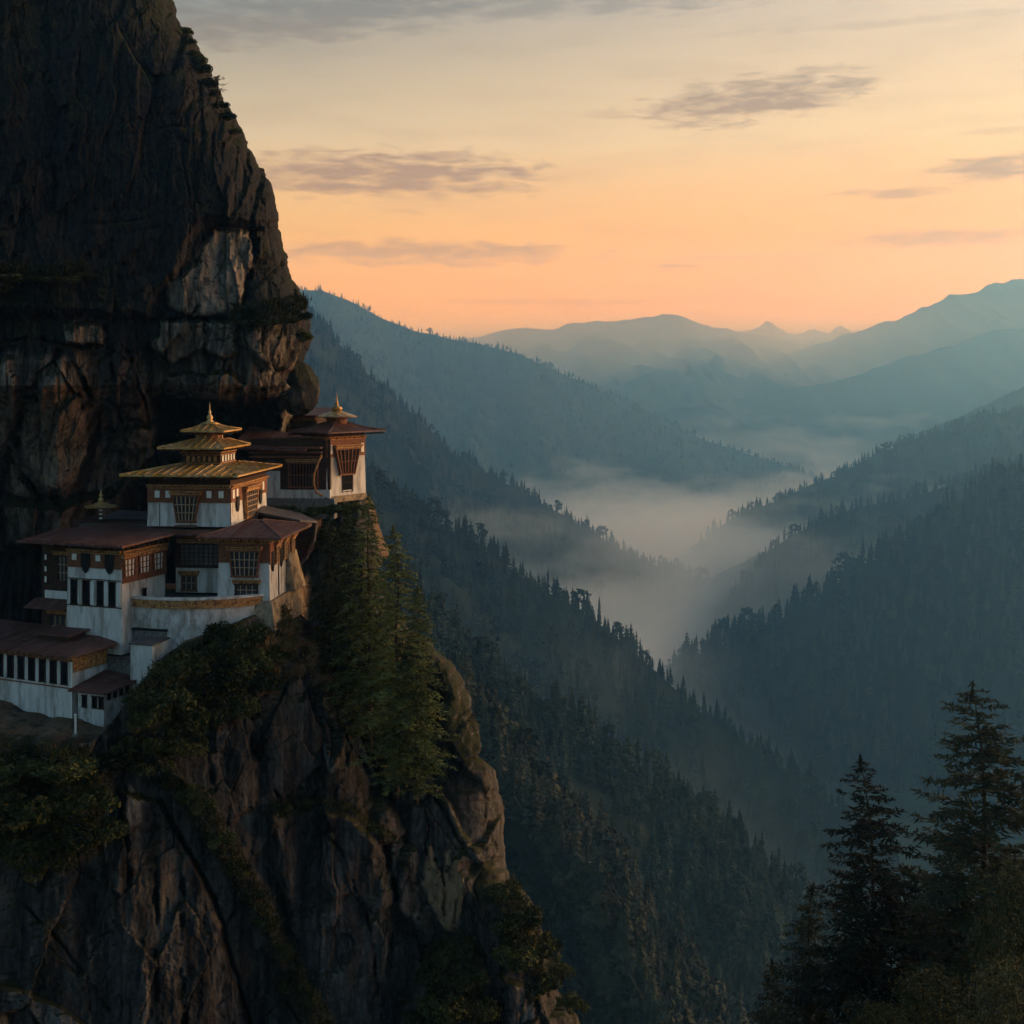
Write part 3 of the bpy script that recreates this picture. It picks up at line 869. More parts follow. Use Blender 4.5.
# --- the crag that carries the buildings
CR_TOP = [(-300, 748), (-40, 746), (0, 742), (60, 744), (92, 742), (112, 722), (128, 700), (146, 676), (165, 655), (200, 640), (240, 622), (280, 606), (312, 600), (480, 600)]
CR_R = [(590, 303), (605, 305), (620, 310), (650, 324), (680, 339), (710, 352), (750, 366), (790, 380), (820, 399), (850, 420), (890, 440), (930, 452), (980, 462), (1100, 480)]
def cr_depth(px, py):
    d = interp(px, [(-300, 100), (0, 108), (90, 111.5), (160, 116), (220, 121.5), (300, 127), (360, 128), (470, 129)])
    d = d + interp(py, [(590, 0), (700, 0), (760, 1.5), (900, 3), (1100, 4)]) * .4
    return d - 2.6 * smooth(620, 1024, py) * smooth(100, 300, px)
CR_F = [
    ('poly', [(-300, 744), (0, 742), (92, 744), (112, 770), (112, 850), (70, 872), (20, 858), (-300, 850)], -1.8, 20, 0, .75),
    ('poly', [(120, 690), (165, 652), (240, 622), (290, 640), (280, 690), (215, 740), (170, 735), (120, 742)], -1.6, 18, 0, .6),
    # brown grassy strip along the right crest and the side face under it
    ('poly', [(272, 600), (306, 600), (330, 655), (352, 706), (330, 702), (300, 660), (280, 640)], -.8, 8, .3, .4),
    ('poly', [(352, 706), (366, 745), (400, 815), (438, 890), (440, 905), (405, 850), (365, 800), (345, 740)], 1.2, 8, .15, 0),
    ('poly', [(326, 742), (338, 744), (336, 768), (328, 776), (324, 765)], -.6, 3, .9, 0),
    ('poly', [(255, 700), (330, 690), (345, 790), (285, 800), (262, 800)], -.6, 10, .05, 0),
    # rounded shoulder below
    ('poly', [(262, 812), (300, 800), (350, 806), (384, 836), (396, 900), (392, 960), (400, 1040), (300, 1040), (284, 930), (270, 860)], -2.6, 14, .12, 0),
    ('line', [(268, 808), (300, 800), (350, 808), (384, 838)], -.6, 5, 0, .55),
    # slanting vegetated ledge
    ('line', [(196, 800), (226, 850), (262, 905), (290, 970), (320, 1030)], -2.2, 18, 0, .6),
    ('line', [(150, 760), (190, 800), (215, 830)], -1.4, 16, 0, .5),
    ('poly', [(150, 760), (250, 700), (262, 800), (230, 830), (200, 800)], -1.3, 6, .2, 0),
    ('poly', [(120, 790), (160, 800), (215, 900), (250, 1040), (130, 1040), (110, 900)], -1.5, 6, .25, 0),
    ('line', [(258, 700), (262, 760), (282, 806)], 1.2, 2.5, -.5, 0),
    ('line', [(300, 806), (340, 850), (372, 930), (380, 1020)], .9, 2.2, -.5, 0),
    ('line', [(160, 800), (215, 900), (252, 1030)], 1.4, 3, -.5, .25),
    ('line', [(0, 880), (50, 930), (110, 1010)], .9, 2.2, -.5, 0),
    ('line', [(345, 742), (392, 812), (440, 900)], 1.4, 4, -.6, 0),
    # pale scars and streaks
    ('poly', [(128, 778), (146, 796), (142, 822), (126, 838), (122, 812)], -.5, 5, .8, 0),
    ('poly', [(110, 866), (124, 872), (124, 900), (112, 892)], -.4, 4, .6, 0),
    ('poly', [(84, 936), (94, 930), (92, 984), (82, 990)], -.4, 5, .55, 0),
    ('poly', [(140, 948), (150, 930), (150, 1040), (138, 1040)], -.5, 5, .45, 0),
    ('poly', [(200, 930), (214, 930), (212, 1040), (198, 1040)], -.4, 6, .35, 0),
    ('poly', [(-40, 982), (10, 984), (60, 1004), (96, 1030), (96, 1100), (-40, 1100)], -1.0, 5, .55, 0),
    # joints
    ('line', [(112, 745), (118, 800), (130, 860), (128, 885)], 1.6, 4, -.8, 0),
    ('line', [(300, 640), (340, 702), (344, 742), (336, 800)], 1.2, 3, -.5, 0),
    ('line', [(384, 838), (396, 900), (390, 960)], 2.2, 5, -.8, 0),
    ('line', [(205, 740), (215, 790), (200, 800)], 1.4, 4, -.6, 0),
    ('line', [(250, 690), (258, 790)], 1.6, 5, -.6, 0),
    ('line', [(155, 860), (157, 940), (155, 1040)], 1.2, 4, -.6, 0),
    ('line', [(182, 880), (184, 1040)], 1.6, 4, -.6, 0),
]
ys = np.concatenate([np.linspace(0, 1, 470)])
def cr_rows(PX, T):
    top = interp(PX, CR_TOP) + 2.5 * fbm(PX / 12, PX * 0, PX * 0 + 2, 3)
    return top + (1100 - top) * T
def cr_sheet():
    U = cols(30, .42, 400)
    # rows are fractions between the top line and the bottom; the right edge is looked up at the row they reach
    return U
U_ = cr_sheet()
CRG = sheet('crag', U_, 590 + 510 * ys, lambda v: 0 * v - 300, lambda v: interp(v, CR_R), cr_depth, (46, 9), 10, 60, (46, .0), 5, .85, CR_F, pale0=.34, split=.12, m=M_ROCK2,
            extra=lambda PX, V: np.maximum(V, 0) * 0 + cr_rows(PX, (V - 590) / 510), drop=30)

# --- the buttress under the tower
BU_R = [(480, 362), (496, 367), (520, 372), (560, 385), (610, 405), (640, 424), (655, 446), (668, 461), (690, 474), (720, 482), (760, 488), (800, 491), (860, 491), (880, 499), (900, 520), (930, 545),
        (960, 560), (990, 572), (1024, 582), (1100, 605)]
def bu_depth(px, py):
    d = interp(py, [(480, 150), (560, 147), (660, 140), (760, 134), (900, 130), (1100, 126)])
    return d + interp(px, [(200, 8), (330, 4), (400, 0), (480, 0), (600, 2)])
BU_F = [
    ('poly', [(370, 640), (430, 650), (450, 700), (420, 780), (370, 800), (330, 760)], 3, 25, 0, .6),
    ('poly', [(436, 652), (462, 664), (482, 720), (490, 790), (478, 800), (455, 770), (440, 735)], -1.6, 8, .2, .15),
    ('poly', [(414, 772), (436, 790), (470, 858), (476, 940), (430, 930), (405, 880), (392, 800)], -1.2, 7, .10, 0),
    ('poly', [(424, 860), (431, 838), (436, 858), (442, 872), (448, 842), (455, 860), (463, 850), (465, 885), (460, 930), (444, 932), (428, 905), (420, 885)], -.5, 3, 1.0, 0),
    ('line', [(421, 772), (446, 802), (462, 838), (470, 860)], -1.4, 4, .55, .2),
    ('line', [(418, 786), (430, 830), (426, 852)], 1.2, 3, -.6, 0),
    ('line', [(443, 860), (444, 930)], .8, 2, -.7, 0),
    ('poly', [(470, 860), (492, 870), (500, 900), (480, 930), (468, 900)], -1.0, 6, .3, .3),
    ('poly', [(492, 866), (540, 925), (575, 985), (560, 1000), (500, 960), (488, 900)], -1.5, 15, 0, .8),
    ('poly', [(425, 935), (480, 930), (490, 1000), (480, 1060), (420, 1060)], -1.5, 15, 0, .8),
    ('poly', [(500, 975), (545, 985), (560, 1030), (520, 1060), (500, 1040)], -1.4, 10, .3, 0),
    ('poly', [(520, 1006), (538, 1000), (540, 1060), (520, 1060)], -.4, 4, .8, 0),
]
ys = np.concatenate([np.linspace(486, 1100, 440)])
BUG = sheet('buttress', np.linspace(0, 1, 250), ys, lambda v: 0 * v + 250, lambda v: interp(v, BU_R), bu_depth, (40, 10), 10, 70, (14, -1.5), 8, .85, BU_F, drop=40, pale0=.32, split=.2, m=M_ROCK2)

# --- boulder wedged at the lip of the overhang
def boulder(name, c, rx, ry, rz, seed, label):
    bm = bmesh.new(); bmesh.ops.create_icosphere(bm, subdivisions=5, radius=1)
    v = np.array([p.co[:] for p in bm.verts])
    n = v / np.linalg.norm(v, axis=1)[:, None]
    r_ = np.random.RandomState(seed); pn = r_.normal(size=(15, 3)); pn /= np.linalg.norm(pn, axis=1)[:, None]
    dd = r_.uniform(.72, 1.0, 15)
    rad = np.min(np.where(n @ pn.T > .2, dd / np.maximum(n @ pn.T, .2), 1.25), axis=1) + .05 * fbm(n[:, 0] * 6, n[:, 1] * 6, n[:, 2] * 6, 4)
    p = n * rad[:, None] * np.array([rx, ry, rz])
    fc = np.array([[q.index for q in f.verts] for f in bm.faces]); bm.free()
    me = np_mesh(name, p, fc, M_ROCK, True)
    at = me.attributes.new('pale', 'FLOAT', 'POINT'); at.data.foreach_set('value', np.full(len(p), .25, np.float32))
    at = me.attributes.new('moss', 'FLOAT', 'POINT'); at.data.foreach_set('value', np.zeros(len(p), np.float32))
    o = link(name, me); o.location = c
    return tag(o, label, 'rock')
boulder('boulder', P(301, 389, 152), 2.5, 3.0, 2.7, 6, 'angular dark boulder wedged under the overhang above the tower roof')
# ================================================================== BUILDINGS
M_WHITE = mat_noise('white_limewash', (.46, .425, .375), (.60, .565, .515), 1.6, .9, .05, bump=.3, bscale=6, c3=(.31, .28, .235), s3=1.1, stretch=(1, 1, .2))
M_ROUGH = mat_noise('rough_whitewash', (.38, .355, .32), (.56, .53, .49), 2.2, .95, .05, bump=1.0, bscale=4, c3=(.27, .24, .20), s3=1.3, stretch=(1, 1, .5))
M_STONE = mat_noise('warm_masonry', (.20, .145, .09), (.40, .30, .19), 2.6, .95, .05, bump=1.0, bscale=3.5, c3=(.10, .075, .05), s3=1.3)
M_DSTONE = mat_noise('grey_masonry', (.08, .075, .068), (.2, .185, .165), 2.4, .95, .05, bump=1.0, bscale=3.5)
M_TIMBER = mat_noise('red_brown_timber', (.10, .036, .018), (.21, .082, .038), 3.5, .75, .2, bump=.2, bscale=12)
M_DTIMBER = mat_noise('dark_timber', (.022, .011, .007), (.060, .029, .016), 3.5, .8, .15, bump=.2, bscale=12)
M_OCHRE = mat_noise('ochre_painted_timber', (.26, .12, .038), (.46, .24, .085), 4.5, .7, .2, c3=(.14, .045, .018), s3=3)
M_GILT = mat_noise('gilded_metal', (.34, .19, .055), (.62, .37, .115), 2.6, .45, .4, .45, c3=(.22, .12, .045), s3=1.7, stretch=(1, 1, 3))
M_RED = mat_noise('dark_red_roof_sheet', (.082, .031, .023), (.130, .052, .037), 2.4, .65, .2, bump=.3, bscale=7, c3=(.058, .029, .022), s3=1.6)
M_GREYROOF = mat_noise('grey_roof_sheet', (.06, .05, .047), (.10, .085, .078), 1.6, .6, .3)
M_BLACK = mat('dark_opening', (.008, .008, .009), .9, .04)
M_LATTICE = mat_noise('pale_lattice', (.24, .15, .09), (.40, .28, .18), 5, .75, .2)
M_GLASS = mat('window_glass', (.022, .023, .025), .35, .25)
M_CREAM = mat_noise('cream_paint', (.58, .54, .47), (.72, .68, .6), 3, .8, .2)
M_BLACKCLOTH = mat('black_painted_board', (.012, .011, .012), .8, .2)

def sheets(m, sx, sy, amt):
    """sheet by sheet change of shade, as on a roof laid of separate sheets"""
    t = m.node_tree
    b = t.nodes['Principled BSDF']
    src_ = b.inputs['Base Color'].links[0].from_socket
    co = nd(t, 'ShaderNodeTexCoord'); s = nd(t, 'ShaderNodeSeparateXYZ')
    t.links.new(co.outputs['Object'], s.inputs[0])
    ix = mth(t, 'FLOOR', mth(t, 'DIVIDE', s.outputs[0], sx))
    iy = mth(t, 'FLOOR', mth(t, 'ADD', mth(t, 'DIVIDE', s.outputs[1], sy), mth(t, 'MULTIPLY', ix, .37)))
    c = nd(t, 'ShaderNodeCombineXYZ'); t.links.new(ix, c.inputs[0]); t.links.new(iy, c.inputs[1])
    w = nd(t, 'ShaderNodeTexWhiteNoise', noise_dimensions='2D'); t.links.new(c.outputs[0], w.inputs['Vector'])
    h = nd(t, 'ShaderNodeHueSaturation'); t.links.new(src_, h.inputs['Color'])
    t.links.new(mth(t, 'ADD', mth(t, 'MULTIPLY', w.outputs[0], amt), 1 - amt * .5), h.inputs['Value'])
    t.links.new(mth(t, 'SUBTRACT', 1.1, mth(t, 'MULTIPLY', w.outputs[0], .25)), h.inputs['Saturation'])
    t.links.new(h.outputs[0], b.inputs['Base Color'])
sheets(M_RED, .62, 1.9, .42)
sheets(M_GREYROOF, .62, 1.9, .35)
sheets(M_GILT, .85, 1.6, .35)

class MB:
    """collects boxes, prisms and tubes; build() links them as one mesh object"""
    def __init__(self):
        self.v, self.f = [], []
    def add(self, verts, faces):
        b = len(self.v)
        self.v += [tuple(p) for p in verts]
        self.f += [tuple(b + i for i in q) for q in faces]
        return self
    def hexa(self, p):
        """8 corners: bottom ring then top ring"""
        return self.add(p, [(3, 2, 1, 0), (4, 5, 6, 7), (0, 1, 5, 4), (1, 2, 6, 5), (2, 3, 7, 6), (3, 0, 4, 7)])
    def box(self, x0, x1, y0, y1, z0, z1):
        return self.hexa([(x0, y0, z0), (x1, y0, z0), (x1, y1, z0), (x0, y1, z0), (x0, y0, z1), (x1, y0, z1), (x1, y1, z1), (x0, y1, z1)])
    def frustum(self, x0, x1, y0, y1, z0, z1, t):
        """a block whose walls lean in by t towards the top"""
        return self.hexa([(x0, y0, z0), (x1, y0, z0), (x1, y1, z0), (x0, y1, z0), (x0 + t, y0 + t, z1), (x1 - t, y0 + t, z1), (x1 - t, y1 - t, z1), (x0 + t, y1 - t, z1)])
    def slab(self, pts, th):
        """a sheet through the given points, th thick (downwards)"""
        n = len(pts)
        v = [tuple(p) for p in pts] + [(p[0], p[1], p[2] - th) for p in pts]
        return self.add(v, [tuple(range(n)), tuple(range(2 * n - 1, n - 1, -1))] + [(i, i + n, (i + 1) % n + n, (i + 1) % n) for i in range(n)])
    def tube(self, pts, r, k=7):
        base = len(self.v)
        pts = [Vector(p) for p in pts]
        rs = r if isinstance(r, (list, tuple)) else [r] * len(pts)
        for i, p in enumerate(pts):
            t = (pts[min(i + 1, len(pts) - 1)] - pts[max(i - 1, 0)]).normalized()
            a = t.cross(Vector((0, 0, 1)) if abs(t.z) < .9 else Vector((1, 0, 0))).normalized()
            b = t.cross(a)
            for j in range(k):
                an = 6.2832 * j / k
                self.v.append(tuple(p + (a * math.cos(an) + b * math.sin(an)) * rs[i]))
        for i in range(len(pts) - 1):
            for j in range(k):
                q = base + i * k + j; w = base + i * k + (j + 1) % k
                self.f.append((q, w, w + k, q + k))
        self.f.append(tuple(base + j for j in range(k - 1, -1, -1)))
        self.f.append(tuple(base + (len(pts) - 1) * k + j for j in range(k)))
        return self
    def lathe(self, c, prof, k=16):
        base = len(self.v)
        for r, z in prof:
            for j in range(k):
                an = 6.2832 * j / k
                self.v.append((c[0] + r * math.cos(an), c[1] + r * math.sin(an), c[2] + z))
        for i in range(len(prof) - 1):
            for j in range(k):
                q = base + i * k + j; w = base + i * k + (j + 1) % k
                self.f.append((q, w, w + k, q + k))
        self.f.append(tuple(base + j for j in range(k - 1, -1, -1)))
        self.f.append(tuple(base + (len(prof) - 1) * k + j for j in range(k)))
        return self
    def build(self, name, m, parent=None, bevel=0.0, smooth_=False):
        me = bpy.data.meshes.new(name)
        me.from_pydata(self.v, [], self.f)
        me.materials.append(m)
        bm = bmesh.new(); bm.from_mesh(me)
        bmesh.ops.recalc_face_normals(bm, faces=bm.faces)
        bm.to_mesh(me); bm.free()
        if smooth_:
            for p in me.polygons: p.use_smooth = True
        o = link(name, me, parent)
        if bevel:
            md = o.modifiers.new('edges', 'BEVEL'); md.width = bevel; md.segments = 1; md.limit_method = 'ANGLE'
        return o

class Face:
    """a wall plane in its building's own axes: s along it, o outwards, z up"""
    def __init__(self, side, at=0.0):
        self.side, self.at = side, at
    def p(self, s, z, o):
        return (s, self.at - o, z) if self.side == 'front' else (self.at + o, s, z)
    def box(self, mb, s0, s1, z0, z1, o0, o1):
        q = [self.p(s0, z0, o0), self.p(s1, z0, o0), self.p(s1, z0, o1), self.p(s0, z0, o1), self.p(s0, z1, o0), self.p(s1, z1, o0), self.p(s1, z1, o1), self.p(s0, z1, o1)]
        return mb.hexa(q)
    def trap(self, mb, s0, s1, t0, t1, z0, z1, o0, o1, p1=None):
        """s0..s1 at the bottom, t0..t1 at the top"""
        p1 = o1 if p1 is None else p1
        q = [self.p(s0, z0, o0), self.p(s1, z0, o0), self.p(s1, z0, o1), self.p(s0, z0, o1), self.p(t0, z1, o0), self.p(t1, z1, o0), self.p(t1, z1, p1), self.p(t0, z1, p1)]
        return mb.hexa(q)

def bay_window(par, F_, c, w, z0, z1, taper=.2, cols_=5, rows=2, proj=.32, frame=None, name='bay_window', glass=None, bar=.085, lattice=None):
    """projecting timber window, wider at its head, under a stepped cornice"""
    frame = frame or M_TIMBER
    h = w / 2; hb = h - taper
    m = MB()
    hw = (z1 - z0)
    F_.trap(m, c - hb - .08, c + hb + .08, c - hb - .08, c + hb + .08, z0 - .22, z0, .0, proj * .7)
    for sgn in (-1, 1):
        a0, b0 = c + sgn * hb, c + sgn * (hb - .16)
        a1, b1 = c + sgn * h, c + sgn * (h - .16)
        F_.trap(m, min(a0, b0), max(a0, b0), min(a1, b1), max(a1, b1), z0, z1, 0, proj)
    fr_, m = m, MB()
    for i in range(1, cols_):
        f = i / cols_
        s0 = c - hb + 2 * hb * f; s1 = c - h + 2 * h * f
        F_.trap(m, s0 - bar / 2, s0 + bar / 2, s1 - bar / 2, s1 + bar / 2, z0, z1, proj * .55, proj - .03)
    for j in range(1, rows + 1):
        f = j / (rows + 1)
        hh = hb + (h - hb) * f
        z = z0 + hw * f
        F_.box(m, c - hh, c + hh, z - bar * .45, z + bar * .45, proj * .55, proj - .045)
    lt, m = m, fr_
    F_.trap(m, c - h - .06, c + h + .06, c - h - .12, c + h + .12, z1, z1 + .2, 0, proj + .06)
    w_ = m.build(name, frame, par)
    lt.build('lattice', lattice or M_LATTICE, w_)
    g = MB()
    F_.trap(g, c - hb + .1, c + hb - .1, c - h + .1, c + h - .1, z0 + .003, z1 - .003, .01, proj * .5)
    g.build('pane', glass or M_GLASS, w_)
    k = MB()
    F_.box(k, c - h - .2, c + h + .2, z1 + .2, z1 + .33, 0, proj + .16)
    n = max(3, int((2 * h + .4) / .26))
    for i in range(n):
        s = c - h - .14 + (2 * h + .28) * i / (n - 1)
        F_.box(k, s - .055, s + .055, z1 + .33, z1 + .46, 0, proj + .22)
    F_.box(k, c - h - .28, c + h + .28, z1 + .46, z1 + .56, 0, proj + .30)
    k.build('cornice', M_OCHRE, w_)
    return w_

def slot_window(par, F_, s0, s1, z0, z1, frame=None, name='window', cross=0):
    m = MB()
    t = .07
    F_.box(m, s0, s0 + t, z0, z1, 0, .09); F_.box(m, s1 - t, s1, z0, z1, 0, .09)
    F_.box(m, s0 - .05, s1 + .05, z0 - .09, z0, 0, .12); F_.box(m, s0 - .05, s1 + .05, z1, z1 + .1, 0, .14)
    for i in range(cross):
        z = z0 + (z1 - z0) * (i + 1) / (cross + 1)
        F_.box(m, s0 + t, s1 - t, z - .03, z + .03, 0.02, .07)
    w = m.build(name, frame or M_TIMBER, par)
    g = MB()
    F_.box(g, s0 + t, s1 - t, z0, z1, -.02, .025)
    g.build('pane', M_BLACK, w)
    return w

def band(par, F_, s0, s1, z0, z1, o=.06, m_=None, name='timber_band'):
    """painted timber band of beams with a dentil course at its head"""
    m = MB()
    F_.box(m, s0, s1, z0, z1 - .38, 0, o)
    F_.box(m, s0, s1, z0 - .1, z0, 0, o + .05)
    b = m.build(name, m_ or M_TIMBER, par)
    k = MB()
    F_.box(k, s0 - .02, s1 + .02, z1 - .38, z1 - .28, 0, o + .08)
    n = max(3, int(abs(s1 - s0) / .34))
    for i in range(n):
        s = s0 + .08 + (s1 - s0 - .16) * i / (n - 1)
        F_.box(k, s - .06, s + .06, z1 - .28, z1 - .13, 0, o + .16)
    F_.box(k, s0 - .04, s1 + .04, z1 - .13, z1, 0, o + .24)
    k.build('cornice', M_OCHRE, b)
    return b

def plates(par, F_, ss, z0, z1, w=.5, o=.06):
    for s in ss:
        m = MB()
        F_.box(m, s - w / 2, s + w / 2, z0, z1, o, o + .05)
        m.build('white_panel', M_CREAM, par)

def shield(par, F_, s, z0, z1, w, o=.12):
    """black pointed board hanging over the top of the white wall"""
    m = MB()
    pr = [(-w / 2, z1), (w / 2, z1), (w / 2, z0 + (z1 - z0) * .42), (w * .3, z0 + (z1 - z0) * .14), (0, z0), (-w * .3, z0 + (z1 - z0) * .14), (-w / 2, z0 + (z1 - z0) * .42)]
    n = len(pr)
    v = [F_.p(s + a, z, o) for a, z in pr] + [F_.p(s + a, z, o - .1) for a, z in pr]
    m.add(v, [tuple(range(n)), tuple(range(2 * n - 1, n - 1, -1))] + [(i, i + n, (i + 1) % n + n, (i + 1) % n) for i in range(n)])
    m.build('shield_board', M_BLACKCLOTH, par)

def hip_roof(par, x0, x1, y0, y1, z, top, tz, m_, name='roof', th=.16, ribs=.55, flare=.0, rib_h=.07, sag=.0, fascia=None):
    """low hipped roof from the eaves rectangle at height z to the rectangle top=(x0,x1,y0,y1) at tz; ribs run down each slope"""
    m = MB()
    tx0, tx1, ty0, ty1 = top
    n = 6
    def ring(f):
        g = f ** (1 + sag)
        zz = z + (tz - z) * g
        return [(x0 + (tx0 - x0) * f, y0 + (ty0 - y0) * f, zz), (x1 + (tx1 - x1) * f, y0 + (ty0 - y0) * f, zz), (x1 + (tx1 - x1) * f, y1 + (ty1 - y1) * f, zz), (x0 + (tx0 - x0) * f, y1 + (ty1 - y1) * f, zz)]
    V = []
    for i in range(n + 1):
        r = ring(i / n)
        if i == 0 and flare:
            r = [(a, b, c + flare) for a, b, c in r]
        V += r
    Fc = []
    for i in range(n):
        for j in range(4):
            a = i * 4 + j; b = i * 4 + (j + 1) % 4
            Fc.append((a, b, b + 4, a + 4))
    Fc.append(tuple(n * 4 + j for j in range(4)))
    lo = len(V)
    V += [(a, b, c - th) for a, b, c in V[:4]]
    V += [(tx0, ty0, z + .12 - th), (tx1, ty0, z + .12 - th), (tx1, ty1, z + .12 - th), (tx0, ty1, z + .12 - th)]
    for j in range(4):
        Fc.append((j, lo + j, lo + (j + 1) % 4, (j + 1) % 4))
        Fc.append((lo + j, lo + 4 + j, lo + 4 + (j + 1) % 4, lo + (j + 1) % 4))
    Fc.append((lo + 4, lo + 5, lo + 6, lo + 7))
    m.add(V, Fc)
    roof = m.build(name, m_, par)
    if ribs:
        rb = MB()
        def on(fx, fy, f):
            r0, r1 = ring(f), None
            return r0
        for j in range(4):
            a0, b0 = Vector(ring(0)[j]), Vector(ring(0)[(j + 1) % 4])
            a1, b1 = Vector(ring(1)[j]), Vector(ring(1)[(j + 1) % 4])
            L = (b0 - a0).length
            k = int(L / ribs)
            dirn = (b0 - a0).normalized()
            for i in range(1, k):
                s = i * L / k
                # stop where the hip lines cut the slope
                inset0 = (a1 - a0).dot(dirn); inset1 = (b0 - b1).dot(dirn)
                f = min(1.0, s / max(inset0, 1e-4), (L - s) / max(inset1, 1e-4))
                if f < .08:
                    continue
                p0 = a0 + dirn * s
                nrm = (a1 - a0) - dirn * inset0
                p1 = p0 + nrm * f
                p1.z = z + (tz - z) * f ** (1 + sag)
                p0 = p0.copy(); p0.z += flare
                w = dirn * .035
                u = Vector((0, 0, rib_h))
                d = Vector((0, 0, .02))
                rb.hexa([p0 - w - d, p0 + w - d, p1 + w - d, p1 - w - d, p0 - w + u, p0 + w + u, p1 + w + u, p1 - w + u])
            # hip ridge
            w = Vector((.06, .06, 0)); u = Vector((0, 0, rib_h + .03))
            rb.tube([a0 + Vector((0, 0, flare + .03)), a0.lerp(a1, .5) * 1.0 + Vector((0, 0, (z + (tz - z) * .5 ** (1 + sag)) - (z + tz) / 2 + .03)), a1 + Vector((0, 0, .03))], .07, 6)
        rb.build('roof_rib', m_, roof)['kind'] = 'stuff'
    e = MB()
    hx = .26
    # rafters under the eaves
    for (xa, xb, ya, yb, ax) in ((x0 + hx, x1 - hx, y0 + .06, y0 + 1.2, 0), (x1 - 1.2, x1 - .06, y0 + hx, y1 - hx, 1)):
        L = (xb - xa) if ax == 0 else (yb - ya)
        k = max(3, int(L / .6))
        for i in range(k):
            s = L * i / (k - 1)
            if ax == 0:
                e.box(xa + s - .06, xa + s + .06, ya, yb, z - th - .16, z - th - .012)
            else:
                e.box(xa, xb, ya + s - .06, ya + s + .06, z - th - .16, z - th - .012)
    ra = e.build('rafter', fascia or M_DTIMBER, roof)
    ra['kind'] = 'stuff'
    return roof

def finial(par, c, h, r=.3, name='finial'):
    m = MB()
    m.lathe(c, [(r * 1.15, 0), (r * 1.2, h * .05), (r * .7, h * .1), (r * .95, h * .17), (r * 1.0, h * .24), (r * .72, h * .33), (r * .32, h * .4), (r * .5, h * .46), (r * .45, h * .52), (r * .2, h * .6), (r * .16, h * .75), (r * .05, h)], 14)
    return m.build(name, M_GILT, par, smooth_=True)

def building(name, px, py, Y, rz, label, cat='building', group=None):
    return empty(name, P(px, py, Y), R(rz), label, cat, group)

FR, RT = Face('front'), Face('right')

# ---------------- golden-roofed temple
A = building('temple', 231, 527, 130, -5.3, 'white temple with three stacked golden roofs and a gilded spire', 'temple')
L_, D_ = 9.0, 13.0
w = MB(); w.frustum(-L_, 0, 0, D_, 0, 2.55, .08); w.build('wall', M_WHITE, A)
w = MB(); w.box(-L_ + .1, -.1, .1, D_ - .1, 2.55, 5.4); w.build('upper_wall', M_DTIMBER, A)
w = MB()
for s in (-7.65, -.02):
    FR.box(w, s - .03, s + .03, .02, 2.4, .0, .03)
w.build('wall_joint', M_DTIMBER, A)
F1, R1 = Face('front', .1), Face('right', -.1)
band(A, F1, -L_ + .02, -.02, 2.6, 4.35, .12)
band(A, R1, .02, D_ - .02, 2.6, 4.35, .12)
plates(A, F1, (-7.9, -6.75, -2.35, -1.05), 3.0, 3.72, .52, .12)
plates(A, R1, (.75, 2.0, 9.2, 11.4), 2.9, 3.8, .6, .12)
bay_window(A, FR, -4.75, 2.9, .62, 3.15, .42, 6, 2, .42)
bay_window(A, RT, 6.2, 4.4, .55, 3.3, .5, 6, 4, .42, M_OCHRE)
for s, ww in ((2.1, .9), (10.3, .9)):
    shield(A, RT, s, 1.35, 3.0, ww, .14)
st = MB(); st.box(-5.9, -3.6, -.55, -.02, -.02, .16); st.build('threshold', M_RED, A)
hip_roof(A, -L_ - 2.2, 1.35, -2.0, D_ + 1.6, 5.4, (-7.2, -1.8, 3.4, 9.6), 6.2, M_GILT, 'golden_roof', ribs=.85, flare=.08, rib_h=.12)
n1 = MB(); n1.box(-6.6, -2.45, 3.9, 9.1, 5.95, 7.95); n1 = n1.build('neck', M_DTIMBER, A)
FN, RN = Face('front', 3.9), Face('right', -2.45)
c1 = MB()
for z0, z1, o in ((6.3, 6.42, .1), (7.2, 7.3, .1), (7.45, 7.57, .2), (7.7, 7.86, .34)):
    FN.box(c1, -6.6 - o, -2.45, z0, z1, 0, o); RN.box(c1, 3.9 - o + .003, 9.1, z0, z1, 0, o)
c1.build('cornice', M_OCHRE, n1)
for s in np.linspace(-6.0, -3.0, 6):
    q = MB(); FN.box(q, s - .17, s + .17, 6.52, 7.1, 0, .06); q.build('white_panel', M_OCHRE, n1)
for s in np.linspace(4.6, 8.4, 5):
    q = MB(); RN.box(q, s - .2, s + .2, 6.48, 7.15, 0, .08); q.build('white_panel', M_CREAM, n1)
hip_roof(A, -8.6, -1.3, 1.7, 11.0, 8.05, (-5.9, -3.1, 4.7, 8.3), 8.85, M_GILT, 'golden_roof', ribs=.8, flare=.06, rib_h=.1)
n2 = MB(); n2.lathe((-4.5, 6.5, 8.8), [(1.15, 0), (1.2, .2), (1.5, .5), (1.95, .78), (2.05, .9)], 18); n2 = n2.build('lotus_drum', M_OCHRE, A)
q = MB()
for i in range(12):
    a = i * math.pi / 6
    q.box(-4.5 + 1.35 * math.cos(a) - .08, -4.5 + 1.35 * math.cos(a) + .08, 6.5 + 1.35 * math.sin(a) - .08, 6.5 + 1.35 * math.sin(a) + .08, 8.85, 9.6)
q.build('post', M_GILT, n2)['kind'] = 'stuff'
hip_roof(A, -6.75, -1.95, 3.6, 9.8, 9.75, (-4.9, -4.1, 6.1, 6.9), 10.55, M_GILT, 'golden_roof', ribs=.7, flare=.1, rib_h=.08, sag=.3)
q = MB(); q.lathe((-4.5, 6.5, 10.45), [(1.0, 0), (1.02, .1), (.7, .22), (.4, .3)], 16); q.build('finial_base', M_GILT, A, smooth_=True)
finial(A, (-4.5, 6.5, 10.7), 2.15, .34)

